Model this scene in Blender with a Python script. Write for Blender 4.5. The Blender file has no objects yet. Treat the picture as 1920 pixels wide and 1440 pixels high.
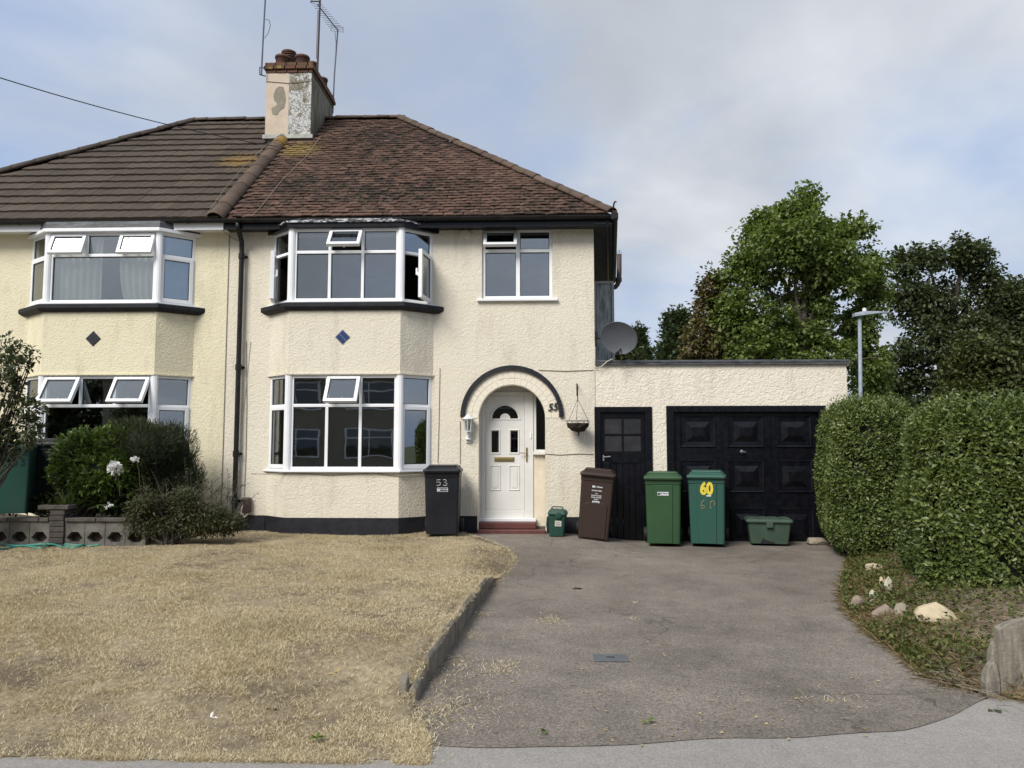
import bpy, bmesh, math, random
import numpy as np
from mathutils import Vector, Matrix, Euler
random.seed(7); RNG = np.random.default_rng(11)
SC = bpy.context.scene
COL = SC.collection
R = math.radians

# ------------------------------------------------------------------ camera
CAM_Z, PITCH, YAW, FPX = 1.45, R(4.6), R(2.0), 1442.0
cd = bpy.data.cameras.new('camera'); cam = bpy.data.objects.new('camera', cd); COL.objects.link(cam)
cd.sensor_width = 36; cd.lens = 36*FPX/1920; cd.clip_start = .05; cd.clip_end = 3000
cam.location = (0, 0, CAM_Z); cam.rotation_euler = (math.pi/2+PITCH, 0, YAW)
SC.camera = cam
# ------------------------------------------------------------------ world and sun
SUN_EL, SUN_AZ = R(43), R(-33)      # azimuth of the sun seen from the wall: to the left, in front of it
w = bpy.data.worlds.new('World'); SC.world = w; w.use_nodes = True
nt = w.node_tree; N = nt.nodes; L = nt.links; N.clear()
out = N.new('ShaderNodeOutputWorld'); bg = N.new('ShaderNodeBackground'); bg.inputs['Strength'].default_value = .1
L.new(bg.outputs[0], out.inputs[0])
sky = N.new('ShaderNodeTexSky'); sky.sky_type = 'NISHITA'; sky.sun_disc = False
# direction towards the sun: (sin az, -cos az) with y towards the house
sun_dir = Vector((math.sin(SUN_AZ)*math.cos(SUN_EL), -math.cos(SUN_AZ)*math.cos(SUN_EL), math.sin(SUN_EL)))
sky.sun_elevation = SUN_EL; sky.sun_rotation = math.atan2(sun_dir.x, sun_dir.y)
sky.air_density = 1.0; sky.dust_density = 2.0
tc = N.new('ShaderNodeTexCoord'); sep = N.new('ShaderNodeSeparateXYZ'); L.new(tc.outputs['Generated'], sep.inputs[0])
zz = N.new('ShaderNodeMath'); zz.operation = 'ADD'; zz.inputs[1].default_value = .32; L.new(sep.outputs['Z'], zz.inputs[0])
zm = N.new('ShaderNodeMath'); zm.operation = 'MAXIMUM'; zm.inputs[1].default_value = .12; L.new(zz.outputs[0], zm.inputs[0])
dv = N.new('ShaderNodeVectorMath'); dv.operation = 'SCALE'
iv = N.new('ShaderNodeMath'); iv.operation = 'DIVIDE'; iv.inputs[0].default_value = 1; L.new(zm.outputs[0], iv.inputs[1])
L.new(tc.outputs['Generated'], dv.inputs[0]); L.new(iv.outputs[0], dv.inputs['Scale'])
SKO = (1.2, 2.5, 4.4, 7.7)
def wnoise(scale, detail, rough, off, dist=0):
    mp = N.new('ShaderNodeMapping'); mp.inputs['Location'].default_value = off; L.new(dv.outputs[0], mp.inputs[0])
    n = N.new('ShaderNodeTexNoise'); n.inputs['Scale'].default_value = scale; n.inputs['Detail'].default_value = detail
    n.inputs['Roughness'].default_value = rough; n.inputs['Distortion'].default_value = dist; L.new(mp.outputs[0], n.inputs['Vector']); return n
def wramp(n, stops):
    r = N.new('ShaderNodeValToRGB'); L.new(n.outputs['Fac'], r.inputs[0])
    e = r.color_ramp.elements
    while len(e) < len(stops): e.new(.5)
    for i, (p, c) in enumerate(stops): e[i].position = p; e[i].color = (*c, 1)
    return r
n1 = wnoise(1.0, 6, .55, (SKO[0], SKO[1], 0), .3)
n2 = wnoise(1.15, 6, .52, (SKO[2], SKO[3], 0), .35)
SKYC = 6.7
gap = wramp(n1, [(.36, (.0, .0, .0)), (.58, (1, 1, 1))])
tone = wramp(n2, [(.36, (.53*SKYC, .565*SKYC, .625*SKYC)), (.5, (.63*SKYC, .675*SKYC, .75*SKYC)), (.66, (.89*SKYC, .925*SKYC, .98*SKYC))])
base = N.new('ShaderNodeMixRGB'); base.inputs[0].default_value = .72
L.new(sky.outputs[0], base.inputs[1]); base.inputs[2].default_value = (.50*SKYC, .65*SKYC, .95*SKYC, 1)
mx = N.new('ShaderNodeMixRGB'); L.new(gap.outputs[0], mx.inputs[0]); L.new(base.outputs[0], mx.inputs[1]); L.new(tone.outputs[0], mx.inputs[2])
L.new(mx.outputs[0], bg.inputs['Color'])
sl = bpy.data.lights.new('sun', 'SUN'); sl.energy = 3.15; sl.angle = R(28); sl.color = (1, .96, .90)
so = bpy.data.objects.new('sun', sl); COL.objects.link(so); so.rotation_euler = (-sun_dir).to_track_quat('-Z', 'Y').to_euler()
so.location = (-20, -20, 30)
vs = SC.view_settings; vs.view_transform = 'Standard'; vs.look = 'None'; vs.exposure = .4; vs.gamma = 1; vs.use_curve_mapping = False
SC.cycles.max_bounces = 6; SC.cycles.transparent_max_bounces = 12

# ------------------------------------------------------------------ pixel to place (survey of the photograph)
_f = Vector((-math.sin(YAW)*math.cos(PITCH), math.cos(YAW)*math.cos(PITCH), math.sin(PITCH)))
_r = Vector((math.cos(YAW), math.sin(YAW), 0)); _u = _r.cross(_f)
CP = Vector((0, 0, CAM_Z))
def ray(px, py): return _f+_r*((px-960)/FPX)+_u*((720-py)/FPX)
def P(px, py, Y): d = ray(px, py); return CP+d*(Y/d.y)
def G(px, py, z): d = ray(px, py); return CP+d*((z-CAM_Z)/d.z)
def X(px, Y, py=700): return P(px, py, Y).x
def Z(py, Y, px=800): return P(px, py, Y).z

# ------------------------------------------------------------------ materials
MATS = {}
def newmat(name):
    m = bpy.data.materials.new(name); m.use_nodes = True; MATS[name] = m
    n = m.node_tree.nodes; n.clear(); o = n.new('ShaderNodeOutputMaterial'); b = n.new('ShaderNodeBsdfPrincipled')
    m.node_tree.links.new(b.outputs[0], o.inputs[0]); return m, n, m.node_tree.links, b, o
def noise(n, l, scale, detail=4, rough=.55, coord=None, dist=0, geo=None, stretch=None):
    t = n.new('ShaderNodeTexNoise'); t.inputs['Scale'].default_value = scale; t.inputs['Detail'].default_value = detail
    t.inputs['Roughness'].default_value = rough; t.inputs['Distortion'].default_value = dist
    if coord is not None:
        if stretch:
            mp = n.new('ShaderNodeMapping'); mp.inputs['Scale'].default_value = stretch; l.new(coord, mp.inputs[0]); coord = mp.outputs[0]
        l.new(coord, t.inputs['Vector'])
    return t
def ramp(n, l, src, stops):
    r = n.new('ShaderNodeValToRGB'); l.new(src, r.inputs[0]); e = r.color_ramp.elements
    while len(e) < len(stops): e.new(.5)
    for i, (p, c) in enumerate(stops):
        e[i].position = p; e[i].color = (*c, 1) if len(c) == 3 else c
    return r
def mixc(n, l, fac, a, b, mode='MIX'):
    m = n.new('ShaderNodeMixRGB'); m.blend_type = mode
    for s, v in ((0, fac), (1, a), (2, b)):
        if hasattr(v, 'links'): l.new(v, m.inputs[s])
        elif isinstance(v, (int, float)): m.inputs[s].default_value = v
        else: m.inputs[s].default_value = (*v, 1)
    return m.outputs[0]
def bump(n, l, b, h, strength, dist):
    bp = n.new('ShaderNodeBump'); bp.inputs['Strength'].default_value = strength; bp.inputs['Distance'].default_value = dist
    l.new(h, bp.inputs['Height']); l.new(bp.outputs[0], b.inputs['Normal']); return bp
def pos(n): return n.new('ShaderNodeNewGeometry').outputs['Position']
def obc(n): return n.new('ShaderNodeTexCoord').outputs['Object']
def pm(name, c1, c2=None, scale=6, rough=.6, bs=None, bstr=.3, bd=.004, spec=.5, metal=0, lo=.35, hi=.65, detail=5, stretch=None, coord='obj'):
    m, n, l, b, o = newmat(name); b.inputs['Roughness'].default_value = rough; b.inputs['Metallic'].default_value = metal
    b.inputs['Specular IOR Level'].default_value = spec
    c = obc(n) if coord == 'obj' else pos(n)
    if c2 is None: c2 = tuple(v*.82 for v in c1)
    t = noise(n, l, scale, detail, .6, c, stretch=stretch)
    r = ramp(n, l, t.outputs['Fac'], [(lo, c1), (hi, c2)]); l.new(r.outputs[0], b.inputs['Base Color'])
    rr = n.new('ShaderNodeMapRange'); rr.inputs['To Min'].default_value = max(rough-.1, .02); rr.inputs['To Max'].default_value = min(rough+.12, 1)
    l.new(t.outputs['Fac'], rr.inputs[0]); l.new(rr.outputs[0], b.inputs['Roughness'])
    if bs:
        t2 = noise(n, l, bs, 5, .6, c); bump(n, l, b, t2.outputs['Fac'], bstr, bd)
    return m
def stucco(name, ca, cb, stain, sc=25, bd=.012):
    m, n, l, b, o = newmat(name); p = pos(n); b.inputs['Roughness'].default_value = .85; b.inputs['Specular IOR Level'].default_value = .25
    big = noise(n, l, .9, 5, .6, p); st = noise(n, l, 2.4, 6, .7, p, .4, stretch=(1.6, 1.6, .35)); fine = noise(n, l, 60, 3, .6, p)
    c = ramp(n, l, big.outputs['Fac'], [(.3, ca), (.7, cb)]).outputs[0]
    sm = ramp(n, l, st.outputs['Fac'], [(.50, (0, 0, 0)), (.78, (.7, .7, .7))]).outputs[0]
    c = mixc(n, l, sm, c, stain)
    a = noise(n, l, sc, 2, .45, p, 1.3); a2 = noise(n, l, sc*2.6, 3, .55, p, .6)
    rl = ramp(n, l, a.outputs['Fac'], [(.30, (0, 0, 0)), (.68, (1, 1, 1))])
    h = mixc(n, l, .35, rl.outputs[0], a2.outputs['Fac'])
    h2 = mixc(n, l, .1, h, fine.outputs['Fac'])
    l.new(c, b.inputs['Base Color']); bump(n, l, b, h2, .8, bd); return m
stucco('cream_render', (.70, .65, .54), (.665, .61, .495), (.46, .41, .33))
stucco('yellow_render', (.72, .665, .49), (.68, .62, .445), (.47, .43, .29), 27)
stucco('garage_render', (.73, .675, .57), (.69, .63, .52), (.50, .45, .37), 16, .016)
pm('smooth_cream', (.70, .63, .50), (.62, .54, .42), 4, .8, 25, .5, .01)
pm('arch_brick', (.76, .70, .58), (.70, .64, .52), 6, .8, 30, .4, .01)
pm('upvc', (.80, .81, .82), (.74, .75, .77), 3, .32, spec=.5)
pm('upvc_old', (.70, .69, .655), (.63, .62, .58), 3, .38)
pm('gasket', (.012, .012, .014), rough=.5)
pm('black_paint', (.003, .0035, .006), (.007, .007, .010), 12, .30, 40, .2, .002, spec=.28)
pm('dusty_pane', (.026, .027, .03), (.04, .04, .042), 5, .25, spec=.3)
pm('black_render', (.011, .012, .016), (.022, .022, .027), 6, .62, 18, .6, .012, spec=.25)
pm('gutter_black', (.007, .007, .008), (.018, .016, .015), 9, .45, 30, .3, .004, spec=.3)
m, n, l, b, o = newmat('flaked_black'); p = pos(n); t = noise(n, l, 16, 6, .75, p, .5, stretch=(.6, 1, 1.6)); b.inputs['Roughness'].default_value = .5
l.new(ramp(n, l, t.outputs['Fac'], [(.50, (.012, .012, .015)), (.56, (.52, .53, .54))]).outputs[0], b.inputs['Base Color'])
m, n, l, b, o = newmat('lead'); p = pos(n); t = noise(n, l, 9, 6, .7, p, stretch=(.5, 1, 3)); b.inputs['Roughness'].default_value = .6
l.new(ramp(n, l, t.outputs['Fac'], [(.38, (.022, .024, .028)), (.68, (.11, .115, .125))]).outputs[0], b.inputs['Base Color'])
# glass: mirror-like film over a clear pane
def glassmat(name, refl, tint):
    m, n, l, b, o = newmat(name); n.remove(b)
    tr = n.new('ShaderNodeBsdfTransparent'); tr.inputs[0].default_value = (*tint, 1)
    gl = n.new('ShaderNodeBsdfGlossy'); gl.inputs['Roughness'].default_value = .015; gl.inputs[0].default_value = (.93, .97, 1, 1)
    lw = n.new('ShaderNodeLayerWeight'); lw.inputs[0].default_value = .25
    mr = n.new('ShaderNodeMapRange'); mr.inputs['To Min'].default_value = refl; mr.inputs['To Max'].default_value = .95; l.new(lw.outputs['Fresnel'], mr.inputs[0])
    ms = n.new('ShaderNodeMixShader'); l.new(mr.outputs[0], ms.inputs[0]); l.new(tr.outputs[0], ms.inputs[1]); l.new(gl.outputs[0], ms.inputs[2]); l.new(ms.outputs[0], o.inputs[0])
    t = noise(n, l, 1.3, 2, .4, pos(n)); bp = n.new('ShaderNodeBump'); bp.inputs['Strength'].default_value = .2; bp.inputs['Distance'].default_value = .01
    l.new(t.outputs['Fac'], bp.inputs['Height']); l.new(bp.outputs[0], gl.inputs['Normal'])
glassmat('glass', .20, (.84, .86, .86)); glassmat('dark_glass', .09, (.10, .10, .10))
m, n, l, b, o = newmat('frosted_glass'); t = noise(n, l, 5, 5, .7, pos(n), stretch=(4, 1, .5)); l.new(ramp(n, l, t.outputs['Fac'], [(.35, (.05, .06, .065)), (.6, (.34, .38, .37))]).outputs[0], b.inputs['Base Color']); b.inputs['Roughness'].default_value = .2
pm('interior', (.10, .085, .07), (.08, .07, .06), 2, .9)
pm('net_curtain', (.82, .81, .75), (.72, .71, .64), 5, .9)
pm('beige_curtain', (.50, .43, .32), (.34, .28, .20), 9, .9, stretch=(3, 3, .2))
pm('striped_curtain', (.32, .27, .21), (.07, .055, .045), 16, .9, lo=.45, hi=.55, stretch=(1, 1, .02))
m, n, l, b, o = newmat('navy_tile'); b.inputs['Base Color'].default_value = (.02, .045, .14, 1); b.inputs['Roughness'].default_value = .3
pm('slate_tile', (.014, .016, .022), (.025, .026, .032), 8, .35)
pm('grout', (.45, .42, .36), rough=.9)
# clay roof tiles: each tile its own tint, moss between, lichen under the chimney
LICH = Vector((-4.75, 14.7, 7.35))
def tilemat(name, stops, moss, mossc, lich, rough=.85):
    m, n, l, b, o = newmat(name); p = pos(n); b.inputs['Roughness'].default_value = rough; b.inputs['Specular IOR Level'].default_value = .25
    oi = n.new('ShaderNodeObjectInfo'); gi = n.new('ShaderNodeNewGeometry')
    ad = n.new('ShaderNodeMath'); ad.operation = 'ADD'; l.new(oi.outputs['Random'], ad.inputs[0]); l.new(gi.outputs['Random Per Island'], ad.inputs[1])
    fr = n.new('ShaderNodeMath'); fr.operation = 'FRACT'; l.new(ad.outputs[0], fr.inputs[0])
    big = noise(n, l, .8, 4, .6, p); v = n.new('ShaderNodeMath'); v.operation = 'MULTIPLY_ADD'; v.inputs[1].default_value = .55
    l.new(fr.outputs[0], v.inputs[0]); k = n.new('ShaderNodeMath'); k.operation = 'MULTIPLY'; k.inputs[1].default_value = .48; l.new(big.outputs['Fac'], k.inputs[0]); l.new(k.outputs[0], v.inputs[2])
    c = ramp(n, l, v.outputs[0], stops).outputs[0]
    grain = noise(n, l, 30, 5, .7, p); c = mixc(n, l, .5, c, ramp(n, l, grain.outputs['Fac'], [(.3, (.35, .35, .35)), (.7, (1.25, 1.2, 1.15))]).outputs[0], 'MULTIPLY')
    mo = noise(n, l, 7, 6, .72, p, .3); bigm = noise(n, l, .55, 3, .5, p)
    mm = n.new('ShaderNodeMath'); mm.operation = 'MULTIPLY_ADD'; mm.inputs[1].default_value = .6; l.new(bigm.outputs['Fac'], mm.inputs[0]); l.new(mo.outputs['Fac'], mm.inputs[2])
    c = mixc(n, l, ramp(n, l, mm.outputs[0], [(moss, (0, 0, 0)), (moss+.10, (.92, .92, .92))]).outputs[0], c, mossc)
    d = n.new('ShaderNodeVectorMath'); d.operation = 'DISTANCE'; d.inputs[1].default_value = lich[0]; l.new(p, d.inputs[0])
    dr = n.new('ShaderNodeMapRange'); dr.inputs['From Min'].default_value = lich[1]; dr.inputs['From Max'].default_value = .1; l.new(d.outputs['Value'], dr.inputs[0])
    ln = noise(n, l, 9, 6, .8, p, .3); s = n.new('ShaderNodeMath'); s.operation = 'MULTIPLY'; l.new(dr.outputs[0], s.inputs[0]); l.new(ln.outputs['Fac'], s.inputs[1])
    c = mixc(n, l, ramp(n, l, s.outputs[0], [(.36, (0, 0, 0)), (.47, (.8, .8, .8))]).outputs[0], c, lich[2])
    l.new(c, b.inputs['Base Color']); bump(n, l, b, grain.outputs['Fac'], .5, .01)
tilemat('clay_tile', [(.12, (.062, .039, .029)), (.38, (.088, .053, .039)), (.62, (.115, .067, .049)), (.85, (.16, .098, .072))], .79, (.024, .019, .013), (LICH, 1.45, (.21, .15, .045)))
tilemat('concrete_tile', [(.1, (.062, .048, .037)), (.5, (.078, .061, .047)), (.9, (.098, .078, .06))], .90, (.042, .036, .027), ((-5.75, 14.2, 7.0), 1.35, (.20, .12, .03)))
tilemat('ridge_clay', [(.1, (.085, .062, .048)), (.5, (.115, .08, .06)), (.9, (.15, .108, .08))], .83, (.062, .056, .040), ((-5.2, 15.0, 7.6), .6, (.27, .17, .03)))
pm('pot_clay', (.125, .058, .042), (.08, .04, .03), 9, .8, 30, .3, .006)
pm('chimney_cream', (.56, .47, .37), (.48, .40, .31), 3, .85, 30, .4, .01)
m, n, l, b, o = newmat('chimney_peeling'); p = pos(n); b.inputs['Roughness'].default_value = .9
a = noise(n, l, 3.0, 5, .6, p, 1.2); vo = n.new('ShaderNodeTexVoronoi'); vo.feature = 'DISTANCE_TO_EDGE'; vo.inputs['Scale'].default_value = 5
wv = noise(n, l, 2.5, 4, .6, p); va = n.new('ShaderNodeVectorMath'); va.operation = 'ADD'; l.new(p, va.inputs[0]); l.new(wv.outputs['Color'], va.inputs[1]); 
mp = n.new('ShaderNodeMapping'); mp.inputs['Scale'].default_value = (2.2, 1.2, .75); mp.inputs['Rotation'].default_value = (0, R(25), 0); l.new(va.outputs[0], mp.inputs[0]); l.new(mp.outputs[0], vo.inputs['Vector'])
c = ramp(n, l, a.outputs['Fac'], [(.43, (.24, .215, .165)), (.47, (.50, .50, .48))]).outputs[0]
c = mixc(n, l, ramp(n, l, vo.outputs['Distance'], [(.015, (.85, .85, .85)), (.05, (0, 0, 0))]).outputs[0], c, (.11, .10, .085)); l.new(c, b.inputs['Base Color'])
h = mixc(n, l, .5, a.outputs['Fac'], ramp(n, l, vo.outputs['Distance'], [(.0, (0, 0, 0)), (.08, (1, 1, 1))]).outputs[0]); bump(n, l, b, h, .8, .03)
m, n, l, b, o = newmat('chimney_side'); p = pos(n); b.inputs['Roughness'].default_value = .9
a = noise(n, l, 3, 6, .7, p, .5, stretch=(1, 1.5, .5)); l.new(ramp(n, l, a.outputs['Fac'], [(.35, (.10, .085, .055)), (.55, (.22, .20, .15)), (.75, (.38, .38, .36))]).outputs[0], b.inputs['Base Color']); bump(n, l, b, a.outputs['Fac'], .7, .03)
pm('old_patch', (.26, .235, .18), (.21, .19, .145), 8, .9, 30, .5, .01)
m, n, l, b, o = newmat('corbel_brick'); p = pos(n); b.inputs['Roughness'].default_value = .9
a = noise(n, l, 6, 6, .7, p); l.new(ramp(n, l, a.outputs['Fac'], [(.42, (.12, .05, .032)), (.55, (.09, .055, .03)), (.66, (.26, .19, .05))]).outputs[0], b.inputs['Base Color']); bump(n, l, b, a.outputs['Fac'], .5, .02)
pm('flashing', (.42, .42, .38), (.30, .30, .27), 8, .7)
pm('grey_metal', (.16, .18, .22), (.11, .12, .15), 12, .45, metal=.5)
pm('rusty_pole', (.07, .045, .045), (.04, .03, .03), 15, .6)
pm('galvanised', (.25, .285, .33), (.20, .23, .27), 8, .5)
pm('dish_grey', (.085, .095, .11), (.068, .075, .088), 4, .5)
pm('cable', (.02, .02, .022), rough=.5)
pm('pale_cable', (.55, .52, .45), (.42, .39, .33), 5, .6)
pm('stain_cable', (.27, .23, .18), (.2, .17, .13), 5, .7)
pm('brown_plastic', (.05, .028, .024), (.035, .02, .018), 6, .45)
pm('cast_brown', (.075, .05, .04), (.045, .03, .026), 10, .7, 40, .4, .005)
pm('brass', (.50, .40, .20), (.40, .31, .15), 12, .3, metal=.9)
pm('red_step', (.13, .038, .030), (.085, .028, .024), 8, .6, 30, .4, .006)
pm('white_paint', (.74, .74, .73), rough=.4)
pm('bulb_glass', (.35, .36, .36), rough=.15)
pm('coir', (.035, .018, .010), (.02, .012, .008), 30, .95, 60, .8, .02)
pm('side_soffit', (.028, .028, .028), (.014, .014, .015), 6, .7)
# plastics of the bins
pm('bin_black', (.009, .010, .014), (.014, .0155, .020), 3, .42, 250, .12, .002, spec=.3)
pm('bin_brown', (.040, .024, .019), (.031, .019, .015), 3, .5, 250, .12, .002, spec=.35)
pm('bin_green', (.032, .080, .034), (.025, .064, .028), 2.5, .45, 250, .12, .002, spec=.35)
pm('bin_teal', (.022, .085, .064), (.030, .078, .062), 2.5, .42, 250, .12, .002, spec=.35)
pm('bin_grey', (.022, .023, .026), (.017, .018, .02), 3, .5, 250, .12, .002, spec=.3)
pm('caddy_green', (.018, .062, .046), (.014, .05, .037), 4, .42, spec=.35)
pm('box_green', (.052, .085, .060), (.038, .066, .047), 4, .5, spec=.3)
pm('tyre_rubber', (.012, .012, .013), rough=.7)
pm('sticker_white', (.66, .68, .70), rough=.5); pm('sticker_dark', (.03, .035, .06), rough=.5); pm('chalk_white', (.60, .60, .60), (.38, .38, .38), 40, .8)
pm('yellow_paint', (.72, .58, .05), rough=.5); pm('ochre_paint', (.26, .19, .09), (.14, .14, .08), 25, .8); pm('black_ink', (.01, .01, .012), rough=.6)
pm('hose', (.03, .22, .17), (.02, .16, .13), 6, .4)
# ground
m, n, l, b, o = newmat('asphalt_drive'); p = pos(n); b.inputs['Roughness'].default_value = .9; b.inputs['Specular IOR Level'].default_value = .3
big = noise(n, l, .55, 5, .6, p, .4); mid = noise(n, l, 3.2, 6, .7, p); fine = noise(n, l, 75, 5, .8, p); spk = noise(n, l, 45, 2, .5, p)
c = ramp(n, l, big.outputs['Fac'], [(.28, (.124, .108, .092)), (.5, (.184, .162, .139)), (.74, (.245, .218, .188))]).outputs[0]
c = mixc(n, l, .55, c, ramp(n, l, mid.outputs['Fac'], [(.3, (.62, .62, .62)), (.7, (1.3, 1.28, 1.25))]).outputs[0], 'MULTIPLY')
c = mixc(n, l, .8, c, ramp(n, l, fine.outputs['Fac'], [(.36, (.25, .25, .26)), (.64, (1.75, 1.72, 1.68))]).outputs[0], 'MULTIPLY')
c = mixc(n, l, ramp(n, l, spk.outputs['Fac'], [(.70, (0, 0, 0)), (.74, (.8, .8, .8))]).outputs[0], c, (.36, .33, .29))
wob = noise(n, l, 1.4, 5, .65, p); va = n.new('ShaderNodeVectorMath'); va.operation = 'MULTIPLY_ADD'; va.inputs[1].default_value = (.9, .9, 0); l.new(wob.outputs['Color'], va.inputs[0]); l.new(p, va.inputs[2])
vo = n.new('ShaderNodeTexVoronoi'); vo.feature = 'DISTANCE_TO_EDGE'; vo.inputs['Scale'].default_value = .62; l.new(va.outputs[0], vo.inputs['Vector'])
gate = noise(n, l, .8, 3, .5, p); gm = ramp(n, l, gate.outputs['Fac'], [(.46, (0, 0, 0)), (.56, (1, 1, 1))]).outputs[0]
cr = ramp(n, l, vo.outputs['Distance'], [(.002, (1, 1, 1)), (.010, (0, 0, 0))]).outputs[0]; crm = mixc(n, l, 1, cr, gm, 'MULTIPLY')
c = mixc(n, l, mixc(n, l, .5, (0, 0, 0), crm), c, (.035, .029, .024)); l.new(c, b.inputs['Base Color'])
bp = bump(n, l, b, mixc(n, l, .3, fine.outputs['Fac'], mid.outputs['Fac']), .6, .012)
m, n, l, b, o = newmat('asphalt_pavement'); p = pos(n); b.inputs['Roughness'].default_value = .9; b.inputs['Specular IOR Level'].default_value = .3
big = noise(n, l, .5, 4, .6, p); fine = noise(n, l, 90, 4, .8, p); mid = noise(n, l, 9, 5, .7, p)
c = ramp(n, l, big.outputs['Fac'], [(.3, (.26, .243, .222)), (.7, (.325, .305, .28))]).outputs[0]
c = mixc(n, l, .75, c, ramp(n, l, fine.outputs['Fac'], [(.3, (.5, .5, .5)), (.7, (1.45, 1.45, 1.45))]).outputs[0], 'MULTIPLY')
c = mixc(n, l, .35, c, ramp(n, l, mid.outputs['Fac'], [(.3, (.7, .7, .7)), (.7, (1.2, 1.2, 1.2))]).outputs[0], 'MULTIPLY'); l.new(c, b.inputs['Base Color']); bump(n, l, b, fine.outputs['Fac'], .6, .01)
pm('road_asphalt', (.06, .06, .06), (.045, .045, .045), 3, .9, coord='pos')
m, n, l, b, o = newmat('dry_lawn'); p = pos(n); b.inputs['Roughness'].default_value = .95; b.inputs['Specular IOR Level'].default_value = .1
a = noise(n, l, 1.1, 5, .6, p); f2 = noise(n, l, 26, 5, .75, p, .5, stretch=(1, .7, 1))
c = ramp(n, l, a.outputs['Fac'], [(.36, (.17, .135, .095)), (.5, (.30, .245, .165)), (.66, (.42, .35, .235))]).outputs[0]
c = mixc(n, l, .8, c, ramp(n, l, f2.outputs['Fac'], [(.3, (.45, .42, .4)), (.7, (1.35, 1.35, 1.3))]).outputs[0], 'MULTIPLY'); l.new(c, b.inputs['Base Color']); bump(n, l, b, f2.outputs['Fac'], .8, .03)
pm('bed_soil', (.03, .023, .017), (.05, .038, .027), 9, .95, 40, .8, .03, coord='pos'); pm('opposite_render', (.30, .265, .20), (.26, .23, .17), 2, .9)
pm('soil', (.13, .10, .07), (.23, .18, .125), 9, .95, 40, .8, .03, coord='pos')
pm('far_ground', (.07, .09, .03), (.10, .10, .045), .3, .95, coord='pos')
pm('edging_stone', (.25, .215, .165), (.14, .122, .095), 7, .9, 35, .7, .015, coord='pos')
pm('block_concrete', (.15, .14, .12), (.085, .078, .066), 6, .9, 45, .6, .01, coord='pos')
pm('coping_dark', (.10, .088, .072), (.055, .048, .04), 6, .9, 35, .6, .012, coord='pos')
pm('dark_brick', (.07, .058, .05), (.045, .038, .034), 8, .9, 35, .6, .012, coord='pos')
pm('pale_stone', (.52, .43, .29), (.40, .33, .22), 7, .9, 25, .7, .02); pm('white_stone', (.58, .55, .45), (.36, .33, .26), 10, .9, 25, .7, .02)
pm('brown_stone', (.27, .215, .165), (.19, .15, .12), 7, .9, 25, .7, .02); pm('grey_stone', (.28, .245, .18), (.20, .175, .13), 7, .9, 25, .7, .02)
pm('weathered_timber', (.25, .225, .175), (.14, .125, .10), 5, .9, 30, .6, .02, stretch=(6, 6, .6))
pm('cover_metal', (.075, .085, .10), (.11, .115, .12), 18, .6, 60, .5, .005)
pm('bark', (.055, .042, .032), (.028, .022, .018), 9, .9, 25, .8, .03)
pm('pale_bark', (.12, .10, .075), (.07, .058, .045), 9, .9, 25, .8, .03)
# leaves: tint per leaf, some light passing through
def leafmat(name, stops, trans=.28, rough=.5, spec=.35, tc=None):
    m, n, l, b, o = newmat(name); g = n.new('ShaderNodeNewGeometry'); p = g.outputs['Position']
    big = noise(n, l, 1.2, 3, .5, p); ad = n.new('ShaderNodeMath'); ad.operation = 'MULTIPLY_ADD'; ad.inputs[1].default_value = .6
    k = n.new('ShaderNodeMath'); k.operation = 'MULTIPLY'; k.inputs[1].default_value = .4; l.new(big.outputs['Fac'], k.inputs[0])
    l.new(g.outputs['Random Per Island'], ad.inputs[0]); l.new(k.outputs[0], ad.inputs[2])
    c = ramp(n, l, ad.outputs[0], stops).outputs[0]; l.new(c, b.inputs['Base Color']); b.inputs['Roughness'].default_value = rough; b.inputs['Specular IOR Level'].default_value = spec
    t = n.new('ShaderNodeBsdfTranslucent'); l.new(mixc(n, l, 1, c, tc or (1.1, 1.25, .6), 'MULTIPLY'), t.inputs[0])
    ms = n.new('ShaderNodeMixShader'); ms.inputs[0].default_value = trans; l.new(b.outputs[0], ms.inputs[1]); l.new(t.outputs[0], ms.inputs[2]); l.new(ms.outputs[0], o.inputs[0])
leafmat('sycamore_leaf', [(.1, (.075, .105, .03)), (.5, (.14, .19, .052)), (.9, (.24, .28, .09))], .38)
leafmat('russet_leaf', [(.1, (.08, .055, .03)), (.5, (.13, .10, .045)), (.9, (.17, .17, .06))])
leafmat('dark_leaf', [(.1, (.042, .056, .024)), (.5, (.07, .09, .038)), (.9, (.115, .13, .06))], .25)
leafmat('olive_leaf', [(.1, (.042, .054, .018)), (.5, (.07, .085, .026)), (.9, (.11, .12, .036))], .2)
leafmat('poplar_leaf', [(.1, (.035, .052, .022)), (.5, (.055, .078, .034)), (.9, (.08, .105, .05))], .2)
leafmat('privet_leaf', [(.05, (.040, .064, .016)), (.45, (.092, .13, .032)), (.8, (.175, .215, .06)), (.97, (.33, .34, .13))], .25, .4, .45)
leafmat('euonymus_leaf', [(.1, (.06, .10, .018)), (.5, (.115, .175, .032)), (.9, (.20, .255, .06))], .25, .35, .5)
leafmat('rosemary_leaf', [(.1, (.022, .034, .014)), (.5, (.040, .056, .022)), (.9, (.08, .085, .034))], .15)
leafmat('bramble_leaf', [(.1, (.026, .032, .012)), (.45, (.046, .054, .019)), (.75, (.072, .068, .025)), (.95, (.13, .078, .04))], .2)
leafmat('shrub_leaf', [(.1, (.03, .044, .017)), (.5, (.054, .072, .028)), (.85, (.09, .09, .04)), (.97, (.11, .055, .03))], .2)
leafmat('dry_blade', [(.12, (.30, .235, .14)), (.35, (.55, .465, .305)), (.6, (.72, .63, .44)), (.88, (.81, .74, .56)), (1, (.33, .33, .15))], .3, .8, .15, (1, .95, .75))
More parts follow.
